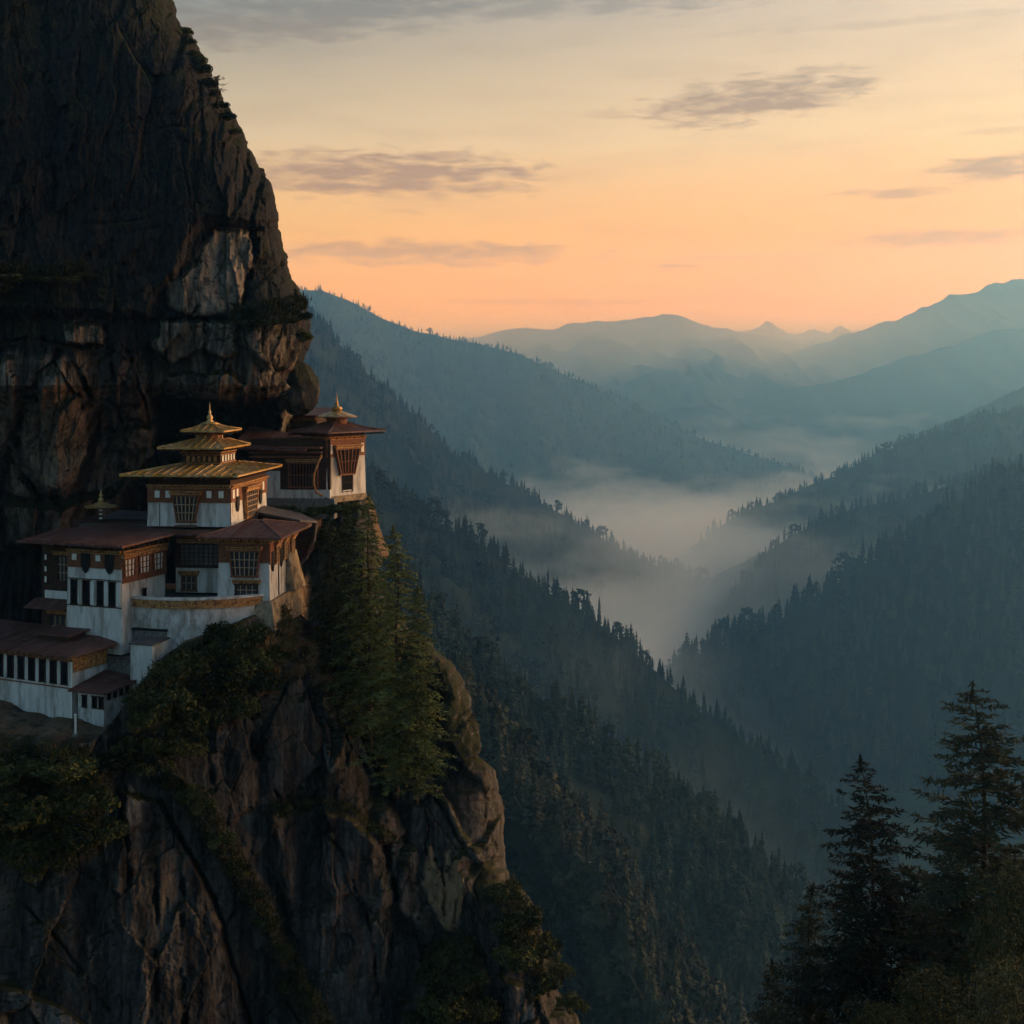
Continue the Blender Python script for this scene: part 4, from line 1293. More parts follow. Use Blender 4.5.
# ---------------- left wing: the tall white block
W = building('monastery_wing', 122, 655, 122, -20, 'tall white wing with four slit windows and black shields under a broad dark red roof')
w = MB(); w.frustum(-6.76, 0, 0, 4.0, 0, 8.3, .18); w.build('wall', M_WHITE, W)
w = MB(); w.box(-6.5, -.22, .25, 7.4, 8.3, 10.6); w.build('upper_wall', M_DTIMBER, W)
w = MB(); w.box(-6.4, -.3, 4.0, 7.4, 1.0, 7.5); w.build('back_wall', M_WHITE, W)
FW, RW = Face('front', .22), Face('right', -.22)
band(W, FW, -6.6, -.18, 8.4, 10.1, .12)
band(W, RW, .2, 7.4, 7.0, 10.1, .12)
plates(W, FW, (-5.75, -2.9), 9.0, 9.6, .55, .12)
for s in (-4.4, -1.55):
    shield(W, FW, s, 7.75, 9.75, 1.05, .2)
g = Face('front', .08)
q = MB(); g.box(q, -6.6, -.1, 7.15, 7.23, 0, .06); g.box(q, -6.68, -.06, 4.5, 4.58, 0, .08); q.build('string_course', M_DTIMBER, W)
for s in (-5.75, -4.25, -2.6, -1.2):
    slot_window(W, g, s - .42, s + .42, 4.7, 7.0, M_DTIMBER)
    q = MB(); g.box(q, s + .48, s + .98, 4.7, 7.0, 0, .10); q.build('pilaster', M_WHITE, W)
for i, (c, ww) in enumerate(((1.25, 1.9), (3.6, 1.9), (5.9, 1.9))):
    bay_window(W, RW, c, ww, 7.55, 9.2, .1, 3, 2, .3, M_TIMBER, glass=M_CREAM, lattice=M_TIMBER)
slot_window(W, RT, 3.2, 3.8, 3.9, 5.9, M_DTIMBER)
# dark timber bay on the left with its own small roof
w = MB(); w.box(-11.0, -6.7, 1.6, 7.4, 0, 10.55); bay = w.build('timber_bay', M_DTIMBER, W)
gb = Face('front', 1.6)
q = MB(); gb.box(q, -10.6, -6.8, 4.7, 5.5, 0, .05); q.build('white_strip', M_WHITE, bay)
bay_window(bay, gb, -8.1, 2.0, 6.6, 9.0, .1, 4, 2, .2, M_DTIMBER)
plates(bay, gb, (-10.5,), 6.3, 6.9, .22, .03); plates(bay, gb, (-10.5,), 7.4, 7.9, .22, .03); plates(bay, gb, (-10.5,), 8.6, 9.1, .22, .03)
bay_window(bay, gb, -8.6, 2.6, .9, 3.0, .1, 4, 1, .2, M_DTIMBER)
q = MB(); q.slab([(-11.8, -.2, 4.0), (-6.75, -.2, 4.0), (-6.75, 1.6, 4.65), (-11.8, 1.6, 4.65)], .12); q.build('lean_to_roof', M_RED, W)
q = MB(); q.slab([(-11.4, -1.6, 10.85), (1.25, -1.6, 10.85), (1.25, 9.0, 11.2), (-8.6, 9.0, 11.6), (-11.4, 4, 11.3)], .2)
rf = q.build('roof', M_RED, W)
q = MB()
for i in range(24):
    x = -11.2 + i * .53
    q.box(x - .025, x + .025, -1.55, 1.5, 10.86, 10.94)
for i in range(18):
    q.box(-11.2 + i * .68, -11.08 + i * .68, -1.45, .1, 10.46, 10.64)
for i in range(11):
    q.box(-.1, 1.1, -1.3 + i * .8, -1.18 + i * .8, 10.46, 10.64)
q.build('rafter', M_DTIMBER, rf)['kind'] = 'stuff'

# ---------------- main hall between the wings, with the right block
H = building('monastery_hall', 270, 595, 125, -5, 'white and timber hall with a red hipped roof above the curved terrace', 'building')
w = MB(); w.frustum(-5.4, 0, 0, 9.6, -.6, 3.2, .1); w.build('wall', M_WHITE, H)
w = MB(); w.box(-5.25, -.12, .12, 9.5, 3.2, 5.9); w.build('upper_wall', M_DTIMBER, H)
FH, RH = Face('front', .12), Face('right', -.12)
band(H, FH, -5.3, -.1, 3.3, 5.5, .12); band(H, RH, .1, 9.5, 3.1, 5.5, .12)
bay_window(H, Face('front', .02), -2.55, 3.2, 1.95, 4.3, .25, 6, 2, .35)
bay_window(H, Face('front', .02), -2.4, 2.4, .0, .95, .0, 4, 1, .12, M_DTIMBER)
for s in (1.0, 4.2, 6.4):
    shield(H, RH, s, 2.2, 4.2, .9, .2)
for s in (2.3, 5.3, 8.2):
    bay_window(H, Face('right', -.02), s, 1.3, 3.0, 4.6, .12, 3, 2, .25, M_OCHRE)
q = MB(); RT.box(q, 3.1, 3.25, -.5, 3.0, -.02, .05); q.build('downpipe', M_DTIMBER, H)
# recessed middle wall
w = MB(); w.box(-11.2, -5.4, 4.2, 9.0, -.6, 2.0); w.build('wall', M_WHITE, H)
w = MB(); w.box(-11.2, -5.3, 4.0, 9.0, 2.0, 6.0); w.build('timber_gallery', M_DTIMBER, H)
FM = Face('front', 4.0)
bay_window(H, FM, -8.4, 4.6, 2.3, 4.4, .0, 9, 4, .18, M_DTIMBER, glass=M_GREYROOF, lattice=M_DTIMBER)
band(H, FM, -11.1, -5.5, 4.75, 5.9, .12)
bay_window(H, Face('front', 4.2), -9.8, 1.7, -.3, 1.1, .0, 3, 1, .12, M_TIMBER)
q = MB(); q.tube([(-6.4, 3.9, 3.2), (-6.0, 3.2, 2.2), (-5.5, 2.6, 1.75), (-5.1, 2.3, 1.4)], [.3, .28, .25, .2]); q.build('drain_spout', M_DTIMBER, H)
hip_roof(H, -7.0, 1.6, -1.6, 10.6, 5.9, (-2.9, -2.3, 4.6, 5.4), 6.95, M_RED, 'roof', ribs=.6, rib_h=.035, fascia=M_OCHRE)
q = MB(); q.slab([(-14.2, 2.0, 5.75), (-6.6, 2.0, 5.75), (-5.0, 5.2, 6.3), (-5.0, 11.5, 6.55), (-14.2, 11.5, 6.55)], .18); q.build('link_roof', M_RED, H)

# ---------------- curved terrace in front of the hall
T = empty('terrace', P(208, 625, 133), 0, 'curved terrace with a brown coping over rough whitewashed masonry', 'terrace')
def arc(r0, r1, z0, z1, a0, a1, n=40, wob=0.0):
    m = MB(); v = []; f = []
    for i in range(n + 1):
        a = a0 + (a1 - a0) * i / n
        c, s_ = math.cos(a), math.sin(a)
        rr = r1 + wob * math.sin(i * 1.7) * .5 + wob * math.sin(i * 3.1) * .5
        v += [(r0 * c * 1.05, r0 * s_, z0), (rr * c * 1.05 * 1.0, rr * s_, z0), (r1 * c * 1.05, r1 * s_, z1), (r0 * c * 1.05, r0 * s_, z1)]
    for i in range(n):
        for j in range(4):
            a = i * 4 + j; b = i * 4 + (j + 1) % 4
            f.append((a, b, b + 4, a + 4))
    f += [(0, 1, 2, 3), (n * 4 + 3, n * 4 + 2, n * 4 + 1, n * 4)]
    return m.add(v, f)
zt = -(600 - 380) / F * 122 - T.location.z
a0_, a1_ = math.pi * 1.13, math.pi * 1.75
arc(8.6, 10.4, zt - 8.5, zt - .95, a0_ - .1, a1_ + .1, 44, .12).build('wall', M_ROUGH, T)
arc(10.0, 10.62, zt - .95, zt - .12, a0_, a1_).build('parapet', M_OCHRE, T)
arc(9.9, 10.72, zt - .12, zt + .06, a0_, a1_).build('coping', M_WHITE, T)
m_ = MB(); n_ = 40
m_.slab([(10.0 * 1.05 * math.cos(a0_ + (a1_ - a0_) * i / n_), 10.0 * math.sin(a0_ + (a1_ - a0_) * i / n_), zt - .9) for i in range(n_ + 1)] + [(6, 3, zt - .9), (-9, 5, zt - .9)], .3)
m_.build('paving', M_DSTONE, T)

# ---------------- masonry under the right block
K = empty('retaining_wall', P(270, 595, 125), R(-5), 'warm battered stone wall under and beside the right end of the hall', 'wall')
q = MB()
q.hexa([(-3.2, -.9, -3.4), (.75, -.9, -3.4), (1.15, 10.2, -3.4), (-3.2, 10.2, -3.4), (-3.2, -.25, -.62), (.22, -.25, -.62), (.35, 10.0, -.62), (-3.2, 10.0, -.62)])
q.build('masonry', M_STONE, K)
q = MB(); q.hexa([(-.05, 5.9, -.6), (1.1, 5.9, -.6), (1.1, 10.0, -.6), (-.05, 10.0, -.6), (-.08, 6.3, 3.3), (.12, 6.3, 3.3), (.12, 9.7, 3.3), (-.08, 9.7, 3.3)]); q.build('buttress', M_STONE, K)

# ---------------- lean-to roof behind the right block
N_ = empty('lean_to', P(290, 515, 137), 0, 'grey lean-to roof with a curved dark side wall behind the red hipped roof', 'lean-to')
def loc(par, *pts):
    return [tuple(P(*p) - par.location) for p in pts]
q = MB(); q.slab(loc(N_, (262, 505, 142), (299, 512, 142), (317, 521, 136), (300, 520, 134), (258, 512, 137)), .2); q.build('roof', M_GREYROOF, N_)
q = MB()
pl = loc(N_, (258, 515, 139), (315, 523, 137), (313, 540, 137), (306, 556, 137), (297, 565, 137), (258, 565, 139))
q.add(pl + [(a, b + 5, c) for a, b, c in pl], [(0, 1, 2, 3, 4, 5), (11, 10, 9, 8, 7, 6)] + [(i, (i + 1) % 6, (i + 1) % 6 + 6, i + 6) for i in range(6)])
q.build('wall', M_DTIMBER, N_)
q = MB(); q.tube(loc(N_, (316, 522, 136.8), (314, 541, 136.8), (307, 557, 136.8), (298, 566, 136.8)), .16); q.build('curved_trim', M_GREYROOF, N_)

# ---------------- linking gallery between the temple and the tower
E = building('timber_gallery', 330, 500, 148, -4, 'dark timber gallery with a railing between the golden temple and the tower')
w = MB(); w.box(-9.5, 0, 0, 7, .2, 1.2); w.build('wall', M_WHITE, E)
w = MB(); w.box(-9.5, .0, .1, 7, 1.2, 7.2); w.build('upper_wall', M_DTIMBER, E)
FE = Face('front', .1)
w = MB(); FE.box(w, -9.4, -6.0, .2, 3.4, .03, .12); ww_ = w.build('white_wall', M_WHITE, E)
slot_window(E, Face('front', -.03), -8.7, -8.1, 1.6, 3.6)
bay_window(E, FE, -3.2, 3.6, 1.6, 4.3, .0, 10, 1, .35, M_TIMBER, glass=M_BLACK, lattice=M_TIMBER)
for z0, o in ((5.0, .5), (5.55, .8), (6.1, 1.1)):
    q = MB(); FE.box(q, -9.6, -.9, z0, z0 + .2, 0, o); q.build('eave_beam', M_TIMBER, E)
q = MB(); q.tube([(-.9, -.5, 5.4), (-1.25, -.6, 4.5), (-1.75, -.7, 3.2), (-1.8, -.7, 1.9), (-1.45, -.6, .9), (-.75, -.4, .5)], .13); q.build('curved_brace', M_OCHRE, E)
q = MB(); q.slab([(-11.6, -1.6, 6.3), (-2.6, -1.8, 6.0), (-2.4, 5.5, 7.1), (-11.6, 7.0, 8.5)], .2); q.build('roof', M_RED, E)
q = MB(); q.box(-10.0, .6, -.4, 1.2, -2.2, .2); q.build('stone_footing', M_DSTONE, E)

# ---------------- tower at the end of the cliff
TW = building('tower', 327, 497, 148, -35, 'white corner tower with a timber oriel under a small gilded lantern roof', 'tower')
w = MB(); w.frustum(-4.2, 0, 0, 6.9, 0, 4.7, .12); w.build('wall', M_WHITE, TW)
w = MB(); w.box(-4.05, -.14, .14, 6.76, 4.7, 7.6); w.build('upper_wall', M_DTIMBER, TW)
RTW = Face('right', -.14)
band(TW, RTW, .1, 6.8, 4.75, 7.1, .12); band(TW, Face('front', .14), -4.1, -.1, 4.75, 7.1, .12)
bay_window(TW, Face('right', -.05), 3.4, 4.3, 2.6, 5.5, .85, 6, 1, .4, M_TIMBER, glass=M_DTIMBER, lattice=M_TIMBER)
plates(TW, RTW, (.65, 6.25), 5.05, 6.15, .5, .13)
slot_window(TW, Face('right', -.04), 2.6, 4.5, .45, 2.5, M_DTIMBER, 'door', 1)
q = MB(); RT.box(q, -.1, 6.9, -.75, -.02, -.6, .12); q.build('stone_footing', M_STONE, TW)
hip_roof(TW, -5.2, 1.7, -1.5, 8.7, 7.6, (-2.6, -1.0, 2.4, 4.6), 8.75, M_RED, 'roof', ribs=.7, flare=.12, rib_h=.05, sag=.4)
q = MB(); q.lathe((-1.7, 3.5, 8.2), [(1.25, 0), (1.25, .9), (1.5, 1.0), (1.5, 1.15)], 14); q.build('lantern', M_TIMBER, TW)
q = MB(); q.lathe((-1.7, 3.5, 9.35), [(2.45, .0), (2.5, .1), (1.7, .36), (.9, .62), (.55, .75), (.5, .8)], 8); q.build('golden_roof', M_GILT, TW)
q = MB(); q.lathe((-1.7, 3.5, 10.15), [(.5, 0), (.72, .18), (.6, .42), (.3, .55), (.26, .6)], 14); q.build('finial_base', M_GILT, TW, smooth_=True)
finial(TW, (-1.7, 3.5, 10.7), 1.75, .2)

# ---------------- roof of the shrine behind the tower
G_ = building('shrine', 317, 472, 158, -8, 'small dark shrine with a red roof tucked under the boulder behind the tower')
w = MB(); w.box(-5.5, 0, 0, 5, -2, 7.2); w.build('wall', M_DTIMBER, G_)
q = MB(); q.slab([(-6.0, -1.2, 7.2), (1.3, -1.2, 7.2), (1.1, 5.5, 8.0), (-6.0, 5.5, 8.2)], .2); q.build('roof', M_RED, G_)
band(G_, FR, -5.4, -.1, 5.2, 6.9, .1, M_DTIMBER)

# ---------------- upper dark roof with the gilded parasol
U = building('annexe', 150, 530, 134, -8, 'low dark annexe with a red roof against the rock left of the temple')
w = MB(); w.box(-8.6, 0, 0, 5, -1.5, .9); w.build('wall', M_DTIMBER, U)
q = MB(); q.slab([(-7.6, -.9, .55), (.4, -.9, .55), (.4, 5.2, 1.3), (-6.0, 5.6, 1.5)], .16); q.build('roof', M_GREYROOF, U)
PS = empty('parasol_finial', P(101, 519, 134.6), 0, 'gilded parasol on a banded pole standing on the dark annexe roof', 'finial')
q = MB(); q.lathe((0, 0, -.4), [(.13, 0), (.13, 1.85)], 10); pole = q.build('pole', M_DTIMBER, PS)
for z in (.1, .55, .95):
    q = MB(); q.lathe((0, 0, z - .1), [(.17, 0), (.17, .2)], 10); q.build('ring', M_CREAM, pole)
q = MB(); q.lathe((0, 0, 1.3), [(1.75, 0), (1.78, .08), (1.0, .26), (.35, .5), (.2, .62)], 10); q.build('parasol', M_GILT, PS)
q = MB(); q.lathe((0, 0, 1.9), [(.2, 0), (.34, .15), (.2, .35), (.1, .45), (.24, .62), (.12, .85), (.03, 1.3)], 12); q.build('finial', M_GILT, PS, smooth_=True)

# ---------------- long lower building
Cb = building('lodge', 72, 718, 118, -25, 'long low white lodge with a row of dark windows and a red roof')
w = MB(); w.box(-17, 0, 0, 4.6, -.4, 5.9); w.build('wall', M_WHITE, Cb)
q = MB(); FR.box(q, -17, 0, 2.72, 2.82, 0, .08); FR.box(q, -17, .06, 5.3, 5.7, 0, .14); q.build('string_course', M_TIMBER, Cb)
for i in range(12):
    s = -.95 - i * 1.38
    slot_window(Cb, FR, s - .42, s + .42, 3.1, 5.15, M_DTIMBER)
q = MB(); FR.box(q, -.12, .05, -.3, 5.8, 0, .06); q.build('corner_post', M_CREAM, Cb)
band(Cb, RT, .1, 4.5, 4.4, 5.9, .1, M_OCHRE)
q = MB(); q.slab([(-18, -1.4, 6.15), (1.2, -1.4, 6.15), (1.2, 4.8, 6.25), (-2.0, 6.4, 6.9), (-18, 6.4, 6.9)], .18); rf = q.build('roof', M_RED, Cb)
q = MB()
for i in range(26):
    q.box(-17.8 + i * .74, -17.68 + i * .74, -1.3, .0, 5.79, 5.95)
for i in range(7):
    q.box(.0, 1.15, -1.1 + i * .9, -.98 + i * .9, 5.79, 5.95)
q.build('rafter', M_OCHRE, rf)['kind'] = 'stuff'
q = MB(); q.box(-6.2, -2.8, 2.4, 4.7, 6.4, 7.1); dm = q.build('roof_hatch', M_DTIMBER, Cb)
q = MB(); q.slab([(-6.7, 1.9, 7.15), (-2.3, 1.9, 7.15), (-2.3, 5.1, 7.4), (-6.7, 5.1, 7.4)], .14); q.build('hatch_roof', M_RED, dm)

# ---------------- small annexe beside it
Db = building('outhouse', 104, 723, 116.6, -20, 'small white outhouse with a red shed roof beside the long lodge')
w = MB(); w.box(-2.95, 0, 0, 3.9, -.6, 2.9); w.build('wall', M_ROUGH, Db)
for s in (-2.2, -1.05, -.3):
    slot_window(Db, FR, s - .28, s + .28, 1.35, 2.35, M_DTIMBER)
for i in range(4):
    slot_window(Db, RT, .45 + i * .9, .9 + i * .9, 2.1, 2.55, M_DTIMBER)
q = MB(); q.slab([(-3.4, -.9, 3.0), (.75, -.9, 3.0), (.75, 4.6, 3.25), (-3.4, 4.6, 3.75)], .16); q.build('roof', M_RED, Db)

# ---------------- stone wall and steps between the wings
Jw = building('stone_wall', 152, 690, 120.5, -20, 'dark stone wall with a grey coping behind the small outhouse', 'wall')
q = MB(); q.box(-6.4, .4, 0, 1.0, -1.5, 2.7); q.build('masonry', M_DSTONE, Jw)
q = MB(); q.box(-6.6, .55, -.15, 1.15, 2.7, 2.9); q.build('coping', M_GREYROOF, Jw)
S1 = building('terrace_wall', 152, 676, 119.5, -14, 'low white wall with a dark coping below the tall white wing, the lower of two', 'wall')
q = MB(); q.box(-2.3, 0, 0, 3.6, -1.5, 2.9); q.build('masonry', M_WHITE, S1)
q = MB(); q.box(-2.42, .12, -.12, 3.7, 2.9, 3.08); q.build('coping', M_GREYROOF, S1)
S2 = building('terrace_wall', 166, 652, 122.5, -14, 'upper grey wall with a dark coping above the white terrace wall', 'wall')
q = MB(); q.box(-3.6, 0, 0, 2.5, -2, 2.0); q.build('masonry', M_DSTONE, S2)
q = MB(); q.box(-3.7, .12, -.1, 2.6, 2.0, 2.2); q.build('coping', M_BLACKCLOTH, S2)
Pp = empty('post', P(75.5, 734, 113), 0, 'slim white post standing at the edge of the yard by the lodge', 'post')
q = MB(); q.lathe((0, 0, -.1), [(.1, 0), (.1, 1.75), (.13, 1.78), (.13, 1.86), (.05, 1.92)], 8); q.build('shaft', M_CREAM, Pp)
q = MB(); q.box(-.22, .22, -.22, .22, -.2, .08); q.build('base', M_DSTONE, Pp)
# ================================================================== PINES, SHRUBS AND GRASS
M_PINE = foliage_mat('pine_needles', (.006, .010, .005), (.022, .029, .011), .6)
M_CRAGPINE = foliage_mat('crag_conifer_needles', (.030, .042, .010), (.125, .132, .031), .6)
M_LEAF = foliage_mat('shrub_leaves', (.014, .020, .006), (.058, .062, .017), .7)
M_OLIVE = foliage_mat('olive_leaves', (.030, .030, .010), (.085, .075, .026), .9)
M_DRY = foliage_mat('dry_grass', (.07, .045, .018), (.22, .145, .06), .8)
M_GRASS = foliage_mat('ledge_grass', (.014, .017, .006), (.050, .048, .016), .8)

def quads(name, C, U, V_, m):
    """one mesh of flat leaves: centres, half axes"""
    p = np.stack([C - U, C + V_ * .8 - U * .15, C + U, C - V_ * .8 - U * .15], 1).reshape(-1, 3)
    f = np.arange(len(C) * 4).reshape(-1, 4)
    return np_mesh(name, p, f, m)

def pine_meshes(seed, H, prof, whorl=.75, per=5, spray=.30, droop=.25, up=.12, density=1.0, gap=.12, needle=None, thick=.011, flat=.35):
    """trunk and crown of a tree H tall; prof(t) = reach of the boughs at height fraction t"""
    r = np.random.RandomState(seed)
    tb = MB()
    bend = [(r.normal(0, .012) * H, r.normal(0, .012) * H) for _ in range(6)]
    def axis(t):
        i = min(int(t * 5), 4); f = t * 5 - i
        return np.array([bend[i][0] * (1 - f) + bend[i + 1][0] * f, bend[i][1] * (1 - f) + bend[i + 1][1] * f, t * H])
    bend[0] = (0, 0)
    ts = np.linspace(-.02, 1, 14)
    tb.tube([tuple(axis(max(t, 0)) + np.array([0, 0, min(t, 0) * H])) for t in ts], [max(.02, thick * H * (1 - t) ** .9 + .015) for t in ts], 8)
    C, U, W = [], [], []
    z = .06 * H
    lb = MB()
    while z < H * .985:
        t = z / H
        reach0 = prof(t)
        n = per if t < .85 else max(3, per - 1)
        a0 = r.rand() * 6.28
        for k in range(n):
            if reach0 < .05 or r.rand() < gap:
                continue
            a = a0 + k * 6.283 / n + r.uniform(-.35, .35)
            L = reach0 * r.uniform(.55, 1.15)
            p0 = axis(min(1, max(0, t + r.uniform(-.008, .008))))
            d = np.array([np.cos(a), np.sin(a), 0]); sd = np.array([-np.sin(a), np.cos(a), 0])
            rise = r.uniform(-.05, .12) + .55 * max(0, t - .75)
            def along(f):
                return p0 + d * L * f + np.array([0, 0, L * (rise * f - droop * f ** 1.6 + up * f ** 3)])
            lb.tube([tuple(along(f)) for f in (0, .35, .7, 1)], [thick * H * .2 * (1 - t) + .018, .03, .018, .008], 4)
            m = max(4, int(L / .20 * density))
            for i in range(m):
                f = .16 + .86 * (i + r.rand()) / m
                c0 = along(min(f, 1.02))
                tl = L * .30 * (1.1 - f) ** .7 * r.uniform(.5, 1.2) + .12
                for sg in (-1, 1):
                    td = d * r.uniform(.35, .8) + sg * sd * r.uniform(.6, 1.1) + np.array([0, 0, r.uniform(-flat, flat * .6)])
                    td /= np.linalg.norm(td)
                    q = max(1, int(tl / (spray * .62)))
                    for j in range(q):
                        c = c0 + td * tl * (j + .5) / q + r.normal(0, .05, 3)
                        u = td + r.normal(0, .28, 3); u = u / np.linalg.norm(u) * spray * r.uniform(.5, .95)
                        w = np.cross(u, [r.normal(0, .4), r.normal(0, .4), 1.0]); w = w / np.linalg.norm(w) * spray * r.uniform(.16, .30)
                        C.append(c); U.append(u); W.append(w)
        z += whorl * r.uniform(.7, 1.3) * (1.0 if t < .8 else .6)
    # leader
    for i in range(26):
        c = axis(1.0) + np.array([r.normal(0, .05), r.normal(0, .05), -r.rand() * .045 * H])
        u = np.array([r.normal(0, .5), r.normal(0, .5), 1.0]); u = u / np.linalg.norm(u) * spray * .7
        w = np.cross(u, r.normal(0, 1, 3)); w = w / np.linalg.norm(w) * spray * .2
        C.append(c); U.append(u); W.append(w)
    tw = tb
    b = len(tw.v); tw.v += lb.v; tw.f += [tuple(b + i for i in q) for q in lb.f]
    me = bpy.data.meshes.new('trunk'); me.from_pydata(tw.v, [], tw.f); me.materials.append(M_BARK)
    for p in me.polygons: p.use_smooth = True
    return me, quads('crown', np.array(C), np.array(U), np.array(W), needle or M_PINE)

def pine(name, tip, base_py, Y, meshes, H0, rz, label, cat='pine tree', group=None, lean=0.0, wide=1.0):
    top = P(tip[0], tip[1], Y)
    zb = (HY - base_py) / F * Y
    s = (top.z - zb) / H0
    o = empty(name, (top.x - lean, Y, zb), rz, label, cat, group)
    o.scale = (s * wide, s * wide, s)
    link('trunk', meshes[0], o); link('crown', meshes[1], o)
    return o

# the two tall pines at the lower right and the smaller ones beside them
tall = pine_meshes(3, 30, lambda t: 10.4 * (1 - t) ** .68 * (.5 + .5 * min(1, t / .35)) + .15, whorl=.78, per=6, spray=.46, droop=.17, up=.10, density=1.2, gap=.2)
tall2 = pine_meshes(9, 26, lambda t: 8.2 * (1 - t) ** .68 * (.5 + .5 * min(1, t / .35)) + .15, whorl=.74, per=6, spray=.44, droop=.2, up=.12, density=1.2, gap=.18)
dense = pine_meshes(14, 20, lambda t: 6.2 * (1 - t) ** .72 + .1, whorl=.6, per=6, spray=.42, droop=.3, up=.14, density=.9, gap=.08)
pine('tall_pine', (970, 683), 1100, 92, tall, 30, .4, 'tallest dark pine at the lower right corner with long level boughs', wide=1.18, lean=-.9)
pine('tall_pine', (862, 757), 1110, 95, tall2, 26, 1.7, 'second tall dark pine, slimmer, left of the tallest pine', lean=-.5)
pine('small_pine', (812, 884), 1130, 99, dense, 20, .9, 'short dense pine left of the two tall pines, cut by the lower edge')
pine('small_pine', (915, 880), 1120, 101, dense, 20, 2.9, 'dark bushy pine filling the gap between the two tall pines', wide=1.15)
pine('small_pine', (1022, 860), 1120, 103, dense, 20, 4.1, 'dark bushy pine behind the tallest pine at the right edge', wide=1.1)
pine('small_pine', (772, 960), 1140, 103, dense, 20, 5.0, 'lowest pine of the lower right group, only its pointed top showing')
# conifers growing out of the cleft between crag and buttress
cr1 = pine_meshes(21, 25, lambda t: 5.6 * (1 - t) ** .68 * min(1, .35 + t * 2.6) + .15, whorl=.7, per=7, spray=.42, droop=.38, up=.14, density=1.1, gap=.06, needle=M_CRAGPINE, flat=.3)
cr2 = pine_meshes(27, 23, lambda t: 5.2 * (1 - t) ** .64 * min(1, .4 + t * 2.4) + .15, whorl=.7, per=7, spray=.42, droop=.42, up=.14, density=1.1, gap=.06, needle=M_CRAGPINE, flat=.3)
pine('cliff_conifer', (396, 526), 792, 126, cr1, 25, .3, 'largest green conifer with drooping boughs in the clump on the crag')
pine('cliff_conifer', (370, 494), 745, 130, cr2, 23, 1.3, 'tall conifer whose top just reaches the white wall of the tower')
pine('cliff_conifer', (416, 585), 800, 124.5, cr2, 23, 5.1, 'shorter conifer at the outer right edge of the clump on the crag')
pine('cliff_conifer', (349, 505), 742, 132, cr1, 25, 2.2, 'slender conifer squeezed between the shaded one and the middle one below the tower', wide=.85)
pine('cliff_conifer', (331, 512), 720, 134, cr2, 23, 3.3, 'shaded conifer leftmost in the clump below the tower, beside the dark cleft', wide=.9)

def shrub_mesh(name, seed, n=1500, leaf=.055, m=None, flat=.75, blobs=12):
    """a bush about 2 wide and 1.3 high made of small leaves in uneven clumps, some bare gaps"""
    r = np.random.RandomState(seed)
    C = []
    cs = []
    for i in range(blobs):
        a = r.rand() * 6.283; q = r.rand() ** .6 * .72
        cs.append((q * np.cos(a), q * np.sin(a), r.uniform(.05, .85) * flat * (1.1 - .7 * q), r.uniform(.2, .42)))
    for i in range(n):
        b = cs[r.randint(blobs)]
        d = r.normal(size=3); d /= np.linalg.norm(d)
        C.append(np.array(b[:3]) + d * b[3] * r.uniform(.45, 1.12) ** .6 * np.array([1, 1, .8]))
    C = np.array(C)
    U = r.normal(size=(n, 3)); U /= np.linalg.norm(U, axis=1)[:, None]
    W = np.cross(U, r.normal(size=(n, 3))); W /= np.linalg.norm(W, axis=1)[:, None]
    s = leaf * r.uniform(.5, 1.4, n)[:, None]
    return quads(name, C, U * s, W * s * .6, m or M_LEAF)
SH = [shrub_mesh('shrub', 50 + i, 1900, .078, M_LEAF) for i in range(6)]
BIG = [shrub_mesh('bush', 70 + i, 7000, .026, M_OLIVE, 1.2, 22) for i in range(2)]
DRYS = [shrub_mesh('dry_shrub', 80 + i, 1800, .05, M_DRY) for i in range(2)]

def bush(px, py, w, Y, k, label, group=None, meshes=SH, tall_=1.0, name='shrub', cat='shrub'):
    o = link(name, meshes[k % len(meshes)])
    c = P(px, py, Y)
    s = w / F * Y / 2
    o.location = (c.x, Y, c.z - s * .45 * tall_)
    o.scale = (s, s, s * tall_)
    o.rotation_euler = (0, 0, k * 2.399)
    return tag(o, label, cat, group)

def surf(G, px, py, off=.6):
    """distance of the rock at that place of its visible face"""
    sel = G[..., 1] > 0
    gx = 512 + F * G[..., 0] / G[..., 1]; gy = HY - F * G[..., 2] / G[..., 1]
    d = np.hypot(gx - px, gy - py) + 1000 * (~sel)
    d = np.where(d < 4 + d.min(), G[..., 1], 1e9)
    return float(d.min()) - off
GB = 'shrubs on the ledge below the buildings'
LB = 'dark green shrub in the thicket on the ledge below the curved terrace'
for k, (x, y, w, h) in enumerate([(246, 632, 56, 1.0), (214, 648, 60, 1.0), (272, 650, 44, .9), (188, 662, 58, 1.0), (232, 668, 60, .9), (262, 676, 46, 1.0), (206, 682, 60, 1.0), (168, 690, 60, 1.0),
                               (240, 700, 44, 1.2), (184, 712, 58, 1.0), (146, 712, 52, .9), (210, 716, 44, 1.2), (160, 738, 56, 1.0), (190, 742, 44, 1.0), (128, 738, 50, .8), (136, 696, 36, .9), (160, 668, 36, .9),
                               (222, 628, 40, .9), (150, 764, 46, .9), (112, 756, 56, .8), (252, 655, 50, 1.0), (228, 640, 46, 1.0)]):
    bush(x, y, w, surf(CRG[0], x, y + 12, .2), k, LB, GB, tall_=h)
for k, (x, y, w, h) in enumerate([(20, 764, 90, .6), (70, 762, 80, .6), (-10, 800, 100, .8), (40, 800, 90, .8), (88, 792, 70, .8), (20, 838, 80, .8), (66, 830, 74, .8), (104, 826, 50, .9), (50, 862, 60, .7)]):
    bush(x, y, w, surf(CRG[0], x, y + 8, .2), k + 3, 'dark low shrub of the thicket hanging below the yard of the long lodge', 'shrubs below the yard', tall_=h)
